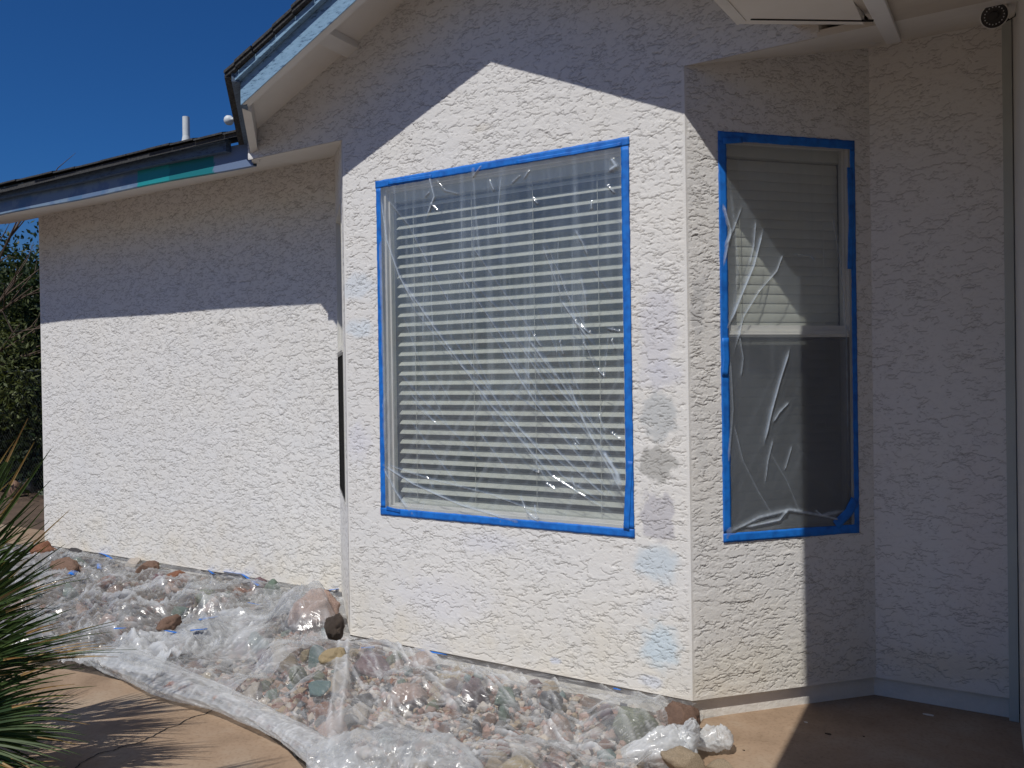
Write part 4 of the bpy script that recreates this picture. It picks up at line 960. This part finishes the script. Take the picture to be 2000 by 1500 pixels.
# stuck scraps of tape on the sheets
def scrap(par, pts, z, wd, seed, tiltz=0.0):
    r = random.Random(seed); P3 = [Vector(on_z(*q, z)) for q in pts]; V = []; F = []
    for i, p in enumerate(P3):
        d = (P3[min(i+1, len(P3)-1)]-P3[max(i-1, 0)]).normalized(); up = Vector((0, .35, .94)); nn = d.cross(up).normalized()
        if abs(nn.z) < .1: nn = (nn+Vector((0, 0, -.5))).normalized()
        for k in (-1, 0, 1): V.append(p+nn*wd/2*k+Vector((0, -.012, r.uniform(.0, .006)+(.004 if k == 0 else 0)+.012)))
    for i in range(len(P3)-1):
        for k in (0, 1): a = i*3+k; F.append((a, a+3, a+4, a+1))
    o = fast_mesh('tape_scrap', V, F, M['tape'], par, True); md = o.modifiers.new('solid', 'SOLIDIFY'); md.thickness = .0008; return o
for k, (pts, z, wd, par) in enumerate([([(197, 1083), (210, 1087), (224, 1096)], -1.51, .035, s1), ([(196, 1104), (197, 1114)], -1.52, .035, s1), ([(140, 1126), (150, 1119)], -1.50, .05, s1),
        ([(411, 1117), (420, 1124)], -1.51, .03, s1), ([(440, 1120), (478, 1126), (510, 1148)], -1.505, .04, s1), ([(392, 1214), (428, 1208)], -1.50, .05, s1), ([(228, 1232), (250, 1231)], -1.50, .06, s1),
        ([(330, 1236), (352, 1240)], -1.50, .05, s1), ([(375, 1236), (408, 1232)], -1.50, .04, s1), ([(645, 1156), (663, 1154)], -1.50, .03, s2), ([(708, 1270), (734, 1268)], -1.51, .03, s3),
        ([(820, 1273), (850, 1279), (875, 1284)], -1.511, .022, s3), ([(1201, 1349), (1215, 1352)], -1.511, .022, s3), ([(490, 1181), (512, 1186)], -1.5, .04, s1)]):
    scrap(par, pts, z, wd, 700+k)

# heavy milky fold (rolled edge of the plastic) along the walk
def crumple_tube(name, label, pts, rads, seed, haze, flat_=.6, amp=.3, seg=72, rowsper=26, rings=14, mat='sheet', groundz=GROUND, streak=0, crease=.12):
    P3 = [Vector(p) for p in pts]; cl = []; rr = []
    for i in range(len(P3)-1):
        a = P3[max(i-1, 0)]; b = P3[i]; c = P3[i+1]; d = P3[min(i+2, len(P3)-1)]
        for k in range(rowsper):
            t = k/rowsper
            p = .5*((2*b)+(c-a)*t+(2*a-5*b+4*c-d)*t*t+(3*b-a-3*c+d)*t**3); cl.append(p); rr.append(rads[i]*(1-t)+rads[i+1]*t)
    cl.append(P3[-1]); rr.append(rads[-1]); n = len(cl)
    S_ = np.arange(n)[:, None]/rowsper + np.zeros((1, seg)); Th = np.linspace(0, 2*np.pi, seg, endpoint=False)[None]+np.zeros((n, 1))
    cx, sy = np.cos(Th), np.sin(Th)
    d1 = fbm(cx*1.6+S_*1.1, sy*1.6+S_*.7, 3, seed); d2 = ridged(fbm(cx*2.0+S_*1.2, sy*2.0+S_*3, 2, seed+1)); d3 = ridged(fbm(S_*rings, cx*1.2+sy*.8, 2, seed+2))
    R_ = 1+amp*d1*1.3+crease*np.clip(d2, 0, 1)**3+.035*np.clip(d3, 0, 1)**3
    V = np.zeros((n, seg, 3))
    for i in range(n):
        d = (cl[min(i+1, n-1)]-cl[max(i-1, 0)]).normalized(); up = Vector((0, 0, 1)); sd = d.cross(up)
        sd = sd.normalized() if sd.length > .05 else Vector((1, 0, 0)); u2 = sd.cross(d)
        for ax in range(3): V[i, :, ax] = cl[i][ax]+rr[i]*R_[i]*(cx[i]*sd[ax]+sy[i]*u2[ax]*flat_)
    V[..., 2] = np.maximum(V[..., 2], groundz+.003)
    hz = np.clip(haze*(.8+.6*d1)+.25*np.clip(d2, 0, 1)**6+streak*np.clip(d3, 0, 1)**6, .05, .93)
    V = V.reshape(-1, 3); idx = np.arange(n*seg).reshape(n, seg); nx = np.roll(idx, -1, 1)
    F = np.stack([idx[:-1], nx[:-1], nx[1:], idx[1:]], -1).reshape(-1, 4)
    return V, F, hz.ravel()
def crumple(name, label, tubes, cat='plastic sheet', mat='sheet'):
    Vs, Fs, Hs = [], [], []; b = 0
    for kw in tubes:
        V, F, H = crumple_tube(name, label, **kw); Vs.append(V); Fs.append(F+b); Hs.append(H); b += len(V)
    o = fast_mesh(name, np.concatenate(Vs), np.concatenate(Fs), M[mat], None, True, attrs={'haze': np.concatenate(Hs)}); return tag(o, label, cat)
def gz(x, y, z): p = on_z(x, y, z); return (p[0], p[1], p[2])
crumple('plastic_roll', 'long milky roll of bunched plastic lying along the curved edge of the walk',
   [dict(pts=[gz(165, 1275, -1.57), gz(235, 1290, -1.55), gz(330, 1330, -1.53), gz(430, 1365, -1.53), gz(530, 1410, -1.53), gz(600, 1450, -1.53), gz(665, 1500, -1.54), gz(740, 1560, -1.54)],
         rads=[.03, .105, .10, .07, .06, .065, .075, .085], seed=800, haze=.34, flat_=.62, amp=.2, rings=9, streak=.30, crease=.05)])
crumple('plastic_fold', 'loose shiny heap of plastic at the bottom edge in front of the rocks',
   [dict(pts=[gz(600, 1500, -1.5), gz(690, 1490, -1.5), gz(780, 1478, -1.49), gz(860, 1490, -1.50), gz(930, 1530, -1.53)], rads=[.08, .13, .15, .13, .05], seed=820, haze=.30, flat_=.65, amp=.35, rings=6)])
crumple('plastic_bundle', 'knotted white plastic bundle at the corner of the bay on the concrete',
   [dict(pts=[gz(1215, 1480, -1.56), gz(1290, 1465, -1.53), gz(1335, 1445, -1.50), gz(1350, 1428, -1.46), gz(1352, 1412, -1.42), gz(1352, 1404, -1.40)], rads=[.03, .075, .065, .035, .022, .006], seed=840, haze=.68, flat_=.95, amp=.25, rings=6, rowsper=16, seg=56),
    dict(pts=[gz(1335, 1450, -1.53), gz(1362, 1448, -1.54), gz(1390, 1442, -1.54), gz(1412, 1440, -1.54), gz(1418, 1440, -1.55)], rads=[.03, .030, .052, .050, .010], seed=850, haze=.68, flat_=.9, amp=.25, rings=6, rowsper=16, seg=56),
    dict(pts=[gz(1340, 1450, -1.53), gz(1348, 1475, -1.55), gz(1355, 1500, -1.57), gz(1362, 1530, -1.58)], rads=[.035, .03, .025, .012], seed=860, haze=.6, flat_=.9, amp=.3, rings=6, rowsper=16, seg=56)], 'plastic bundle')
# tan rock and dark stone under the bundle
p = on_z(1408, 1500, -1.585); rock(rock_mesh(190, RM['tan'], .4, 3), p[0], p[1], -1.575, (.05, .04, .025), 'low tan stone at the frame bottom right of the knotted bundle', None, (0, 0, .3), cover=False)
p = on_z(1366, 1428, -1.56); rock(rock_mesh(191, RM['black'], .9, 3), p[0], p[1], -1.565, (.03, .025, .03), 'small black stone poking out behind the knotted bundle', None, (0, 0, .3), cover=False)

def chip(name, x, y, s_, mat, label):
    p = on_z(x, y, GROUND); r = random.Random(x); m = MB(); n = 7
    ring_ = [(p[0]+s_[0]*math.cos(6.283*i/n)*r.uniform(.6, 1.1), p[1]+s_[1]*math.sin(6.283*i/n)*r.uniform(.6, 1.1)) for i in range(n)]
    m.hexa([(a, b, GROUND+.0005) for a, b in ring_], [(a, b, GROUND+s_[2]*r.uniform(.4, 1)) for a, b in ring_]); tag(m.build(name, mat), label, 'debris')
chip('paint_chip', 1815, 1397, (.030, .012, .003), M['white'], 'thin white paint chip on the shaded concrete near the inner corner')
chip('paint_chip', 1574, 1411, (.010, .008, .003), M['white'], 'small white paint chip on the concrete at the edge of the shade')
chip('leaf_crumb', 1617, 1434, (.014, .008, .006), M['bark_d'], 'dark crumb of dead leaf on the shaded concrete')
chip('leaf_crumb', 1453, 1466, (.007, .004, .004), M['bark_d'], 'tiny brown leaf crumb on the sunlit concrete by the bundle')
chip('leaf_crumb', 1687, 1439, (.005, .004, .004), M['bark_d'], 'tiny dark crumb right of the larger one on the shaded concrete')

# ------------------------------------------------------------------ security camera, cable, lamp
cc = Vector(hit(1942, 25, (0, -.2443, 1), 1.421)); cc = cc.lerp(Vector(CAM), .035)
dirv = (Vector(CAM)-cc).normalized(); fw_ = (dirv*.92+Vector((0, 0, -.25))).normalized()
Rm = fw_.to_track_quat('Z', 'Y').to_matrix().to_4x4()
sc = empty('security_camera', cc)
def at(mb, nm, mt, dist_, **k):
    o = mb.build(nm, mt, sc, **k); o.matrix_parent_inverse = Matrix.Identity(4); return o
Mc = Rm @ Matrix.Translation((0, 0, .03))
m = MB(); m.lathe([(.030, -.05), (.044, -.035), (.050, -.01), (.052, .012), (.050, .018), (.0475, .019), (.0475, .012)], Mc, 40); at(m, 'housing', M['white'], 0, smooth=False)
m = MB(); m.lathe([(.047, .010), (.047, .016), (.040, .0165), (.018, .0165), (.017, .022), (.010, .023), (.001, .023)], Mc, 40); at(m, 'lens', M['black'], 0)
m = MB()
for k in range(18):
    a = 2*math.pi*k/18; m.lathe([(.0026, .0165), (.0022, .0185), (.0003, .0192)], Mc @ Matrix.Translation((.034*math.cos(a), .034*math.sin(a), 0)), 8)
at(m, 'led', M['led'], 0)
tag(sc, 'round black and white security camera with a ring of lights on the porch ceiling', 'camera')
m = MB(); pts = [Vector(on_y(*q, .35)) for q in ((1962, 36), (1968, 40), (1974, 37), (1982, 32), (1986, 22), (1990, 10), (1996, -6))]
m.tube([p-cc for p in pts], .0028, 8); m.tube([pts[0]-cc, pts[1]-cc], .008, 10); at(m, 'cable', M['black'], 0, smooth=True)
m = MB(); pts = [Vector(on_y(*q, .37)) for q in ((1928, 12), (1920, 18), (1917, 30), (1916, 36))]; m.tube([p-cc for p in pts], .0025, 8); at(m, 'bracket_wire', M['black'], 0, smooth=True)
# black wall lantern, only its edge is in view
lt = empty('wall_lantern', on_y(2000, 60, .1)); lo = Vector(lt.location)
m = MB(); m.lathe([(.012, .10), (.05, .085), (.058, .07), (.058, -.055), (.045, -.075), (.012, -.09)], Matrix.Translation((.052, 0, .0)), 8); m.build('lantern_body', M['black'], lt)
m = MB(); m.lathe([(.035, -.09), (.03, -.11), (.012, -.14), (.002, -.15)], Matrix.Translation((.052, 0, -.0)), 12); m.build('finial', mottled('bronze', (.10, .05, .03), (.16, .09, .05), 10, .5, .1), lt)
m = MB(); m.tube([(.052, 0, .09), (.09, 0, .12), (.15, 0, .12)], .008); m.build('arm', M['black'], lt)
tag(lt, 'black wall lantern cut by the right edge of the photo, beside the security camera', 'lantern')

# ------------------------------------------------------------------ palm
def leaf_mat(name, c1, c2, tr=.25):
    m = mottled(name, c1, c2, 5, .5, 0); nt = m.node_tree; N = nt.nodes; L = nt.links; b = N['Principled BSDF']
    t = N.new('ShaderNodeBsdfTranslucent'); t.inputs[0].default_value = (c2[0]*1.3, c2[1]*1.4, c2[2]*.8, 1); mx = N.new('ShaderNodeMixShader'); mx.inputs[0].default_value = tr
    L.new(b.outputs[0], mx.inputs[1]); L.new(t.outputs[0], mx.inputs[2]); L.new(mx.outputs[0], N['Material Output'].inputs[0]); return m
M['palm'] = leaf_mat('palm_leaf', (.020, .045, .014), (.070, .110, .030), .12)
M['palmdry'] = leaf_mat('dry_palm_leaf', (.28, .16, .06), (.42, .30, .14), .15)
M['bark'] = mottled('bark', (.09, .06, .045), (.17, .13, .10), 20, .9, .8, 60, dist=.01)
palm = empty('fan_palm', (-2.75, -2.35, GROUND)); tag(palm, 'green fan palm with spiky leaves in the left foreground', 'palm')
po = Vector(palm.location)
m = MB(); m.tube([(0, 0, -.03), (.02, 0, .15), (.03, .01, .32), (.03, .02, .42)], [.13, .12, .10, .05], 14); m.build('trunk', M['bark'], palm)
def fan(origin, tip_dir, length, spread, nleaf, seed, droop=.15, dry=.06, roll=0.0, petiole_from=Vector((.03, 0, .36))):
    r = random.Random(seed); m = MB(); d = Vector(tip_dir).normalized(); side = d.cross(Vector((0, 0, 1))).normalized()
    q = Matrix.Rotation(roll, 3, d); side = q @ side; up = side.cross(d)
    o = Vector(origin)
    for i in range(nleaf):
        a = (i/(nleaf-1)-.5)*spread; l = length*(1-.35*(abs(a)/(spread/2+.01))**2)*r.uniform(.88, 1.06)
        dd = (d*math.cos(a)+side*math.sin(a)+up*r.uniform(-.06, .10)).normalized(); wd = .0085*r.uniform(.8, 1.15)
        ns = 7; L_ = []; bend = r.uniform(-.02, .10)*1.0; sd = dd.cross(up).normalized(); nn = sd.cross(dd).normalized()
        for k in range(ns+1):
            t = k/ns; p = o + dd*(l*t) + Vector((0, 0, -droop*l*t**2.6)) + nn*bend*t*t*l; w_ = wd*(.35+1.9*t if t < .3 else .92-.9*((t-.3)/.7)**1.6); w_ = max(w_, .0006)
            L_.append((p-sd*w_+nn*w_*.6, p-nn*.001, p+sd*w_+nn*w_*.6))
        vs = [x for tri in L_ for x in tri]; fs = []
        for k in range(ns): b = 3*k; fs += [(b, b+1, b+4, b+3), (b+1, b+2, b+5, b+4)]
        m.add(vs, fs)
    f = m.build('frond', M['palmdry'] if dry > .5 else M['palm'], palm)
    me = f.data; me.materials.append(M['palmdry'])
    if dry <= .5:      # some dry leaflet tips
        nf = 2*7
        for i in range(nleaf):
            rr = r.random()
            for j in range(nf):
                if (rr < .16 and j >= 10) or rr < .03: me.polygons[i*nf+j].material_index = 1
    s = MB(); pf = petiole_from; mid = (pf+o)/2+Vector((0, 0, .05)); s.tube([pf, mid, o], [.009, .007, .006], 6); s.build('petiole', M['palm'], f)
    return f
def W_(x, y, dist):      # world point along a photo sight line at distance -> palm local
    r = ray(x, y); p = CAM + r*dist; return Vector(p)-po
# (hastula photo x,y,dist) (aim photo x,y,dist) spread leaves
fans = [((-150, 1350, 3.15), (245, 1215, 3.10), .42, 26, .25), ((-130, 1250, 3.3), (150, 1100, 3.2), .6, 22, .3), ((-160, 1200, 3.4), (60, 870, 3.35), .75, 14, 1.2),
        ((-150, 1420, 3.0), (190, 1330, 2.95), .8, 26, 1.0), ((-170, 1470, 2.9), (140, 1440, 2.85), .9, 26, .7), ((-160, 1330, 3.3), (120, 1190, 3.4), .9, 20, 1.3),
        ((-180, 1150, 3.3), (80, 1010, 3.3), .7, 16, 1.2), ((-140, 1530, 2.8), (120, 1530, 2.75), 1.0, 22, .4), ((-240, 1300, 2.9), (-60, 1050, 2.8), 1.2, 20, 1.3),
        ((-200, 1380, 3.2), (100, 1260, 3.6), 1.3, 26, .3), ((-110, 1090, 3.3), (55, 835, 3.25), .55, 9, 1.57), ((-90, 1120, 2.5), (50, 770, 2.45), .42, 6, 1.5), ((-100, 1160, 2.6), (110, 850, 2.6), .35, 6, 1.6), ((-120, 1240, 2.6), (120, 1000, 2.6), .5, 11, 1.5), ((-120, 1250, 3.35), (110, 1090, 3.3), .55, 20, 1.4),
        ((-100, 1180, 3.5), (75, 985, 3.5), .7, 16, 1.4), ((-120, 1330, 3.0), (150, 1165, 3.0), .5, 22, 1.1), ((-140, 1280, 3.1), (80, 1120, 3.0), 1.1, 26, 1.2), ((-130, 1440, 2.8), (170, 1380, 2.8), .9, 26, 1.4), ((-220, 1500, 3.1), (80, 1380, 3.2), 1.4, 28, .9)]
for i, (h_, t_, sp, nl, rl) in enumerate(fans):
    o_ = W_(*h_); t2 = W_(*t_); fan(o_, t2-o_, (t2-o_).length, sp, nl, 900+i, .12 if i not in (2, 6, 11, 12, 13, 14) else .02, .06, rl)
for i in range(6):
    a = math.pi*.6+i*.75; d_ = Vector((math.cos(a), math.sin(a), .45)); o_ = Vector((0, 0, .42))+d_*.35; fan(o_, d_, .5, 1.6, 24, 950+i, .2, .06, .2)

# ------------------------------------------------------------------ trees, fence beyond the corner
def leaf_cloud(n, centre, rad, mat, name, parent, size, seed, elong=3.0, clumps=26):
    r = np.random.default_rng(seed); cs = r.normal(size=(clumps, 3)); cs /= np.linalg.norm(cs, axis=1)[:, None]; cs *= r.uniform(.35, 1.0, (clumps, 1)); cs = cs*np.array(rad)
    k = r.integers(clumps, size=n); sz_ = r.uniform(.18, .42, clumps)[k][:, None]*np.mean(rad)
    c = cs[k]+r.normal(size=(n, 3))*sz_*.55; c += np.array(centre)
    a = r.normal(size=(n, 3)); a /= np.linalg.norm(a, axis=1)[:, None]; b = np.cross(a, r.normal(size=(n, 3))); b /= np.linalg.norm(b, axis=1)[:, None]
    s_ = size*r.uniform(.6, 1.3, (n, 1)); V = np.stack([c-a*s_*elong/2, c+b*s_*.5, c+a*s_*elong/2, c-b*s_*.5], 1).reshape(-1, 3)
    return fast_mesh(name, V, np.arange(4*n).reshape(n, 4), mat, parent, False)
def tree(name, label, loc, h, rad, n, seed, mat, size, cat='tree', elong=3.0, twigs=14):
    t = empty(name, loc); r = random.Random(seed); m = MB()
    m.tube([(0, 0, -.1), (.05, 0, h*.25), (-.04, .05, h*.5)], [.11, .09, .06], 10)
    for i in range(twigs):
        a = r.uniform(0, 6.28); z0 = h*r.uniform(.15, .5); e = Vector((math.cos(a)*rad[0]*.95, math.sin(a)*rad[1]*.95, h*r.uniform(.45, 1.12)))
        s0 = Vector((0, 0, z0)); mid = s0.lerp(e, .5)+Vector((r.uniform(-.15, .15), r.uniform(-.15, .15), r.uniform(-.1, .2)))
        m.tube([s0, mid, e], [.035, .02, .005], 6)
        for j in range(4):
            e2 = e+Vector((r.uniform(-.5, .5), r.uniform(-.5, .5), r.uniform(-.1, .55))); m.tube([mid.lerp(e, r.uniform(.2, .9)), e2.lerp(e, .4), e2], [.010, .006, .002], 4)
    m.build('trunk', M['bark'], t)
    leaf_cloud(n, (0, 0, h*.62), rad, mat, 'crown', t, size, seed, elong)
    return tag(t, label, cat)
M['olive'] = leaf_mat('olive_leaf', (.05, .07, .03), (.13, .15, .05), .2)
M['hedge'] = leaf_mat('dark_hedge_leaf', (.018, .035, .014), (.05, .075, .028), .15)
tree('olive_tree', 'loose yellow green tree with bare twigs behind the left end of the wall', (-12.3, 2.5, GROUND), 4.3, (2.1, 1.5, 1.6), 24000, 5, M['olive'], .030, twigs=22)
tree('dense_tree', 'dark dense tree behind the fence at the left edge', (-13.2, 4.6, GROUND), 4.2, (2.2, 1.8, 1.9), 26000, 6, M['hedge'], .05, elong=2)
tree('dense_tree', 'dark bushy tree at the far left behind the palm', (-16.5, 3.0, GROUND), 4.6, (2.5, 2.3, 2.0), 20000, 8, M['hedge'], .06, elong=2)
# low hedge
hd = empty('hedge', (-12.5, 4.1, GROUND)); leaf_cloud(52000, (0, 0, 1.1), (4.2, .8, 1.3), M['hedge'], 'foliage', hd, .065, 9, 2, 110)
m = MB()
for i in range(14): m.tube([(-3.5+i*.55, 0, -.1), (-3.4+i*.55, .1, .7)], [.03, .012], 6)
m.build('stem', M['bark'], hd); tag(hd, 'dark green hedge growing behind the chain link fence', 'hedge')
# chain link fence
fe = empty('chain_link_fence', (-11.5, 3.0, GROUND)); galv = mottled('galvanised_steel', (.10, .12, .12), (.16, .18, .18), 20, .5, 0, metallic=.6)
ty = 1.62+.20
m = MB(); m.tube([(-6, 0, ty), (4.5, 0, ty)], .018, 10); m.build('top_rail', galv, fe)
for i in range(5): m = MB(); m.tube([(-6+i*2.6, 0, -.1), (-6+i*2.6, 0, ty+.05)], .025, 10); m.build('post', galv, fe)
m = MB(); x = -6.0
while x < 4.4:
    m.tube([(x, 0, .03), (min(x+ty, 4.5), 0, .03+min(x+ty, 4.5)-x)], .0016, 4); m.tube([(x+ty if x+ty < 4.5 else 4.5, .004, .03+(0 if x+ty < 4.5 else x+ty-4.5)), (x, .004, ty+.0)], .0016, 4); x += .07
m.build('mesh', galv, fe); tag(fe, 'chain link fence in front of the dark hedge', 'fence')
# boulders near the fence
random.seed(33)
for i, (x, y, s_, c, lab) in enumerate([(48, 952, .16, 'grey', 'pale round boulder on the dirt in front of the chain link fence'), (30, 960, .13, 'brown', 'brown boulder left of the pale one by the fence'), (66, 945, .13, 'grey', 'grey boulder touching the end of the house in view, by the fence')]):
    p = on_z(x, y, GROUND+.03); rock(rock_mesh(300+i, RM[c], .3, 3), p[0], p[1], GROUND+.05, (s_, s_*.8, s_*.7), lab, None, cover=False)
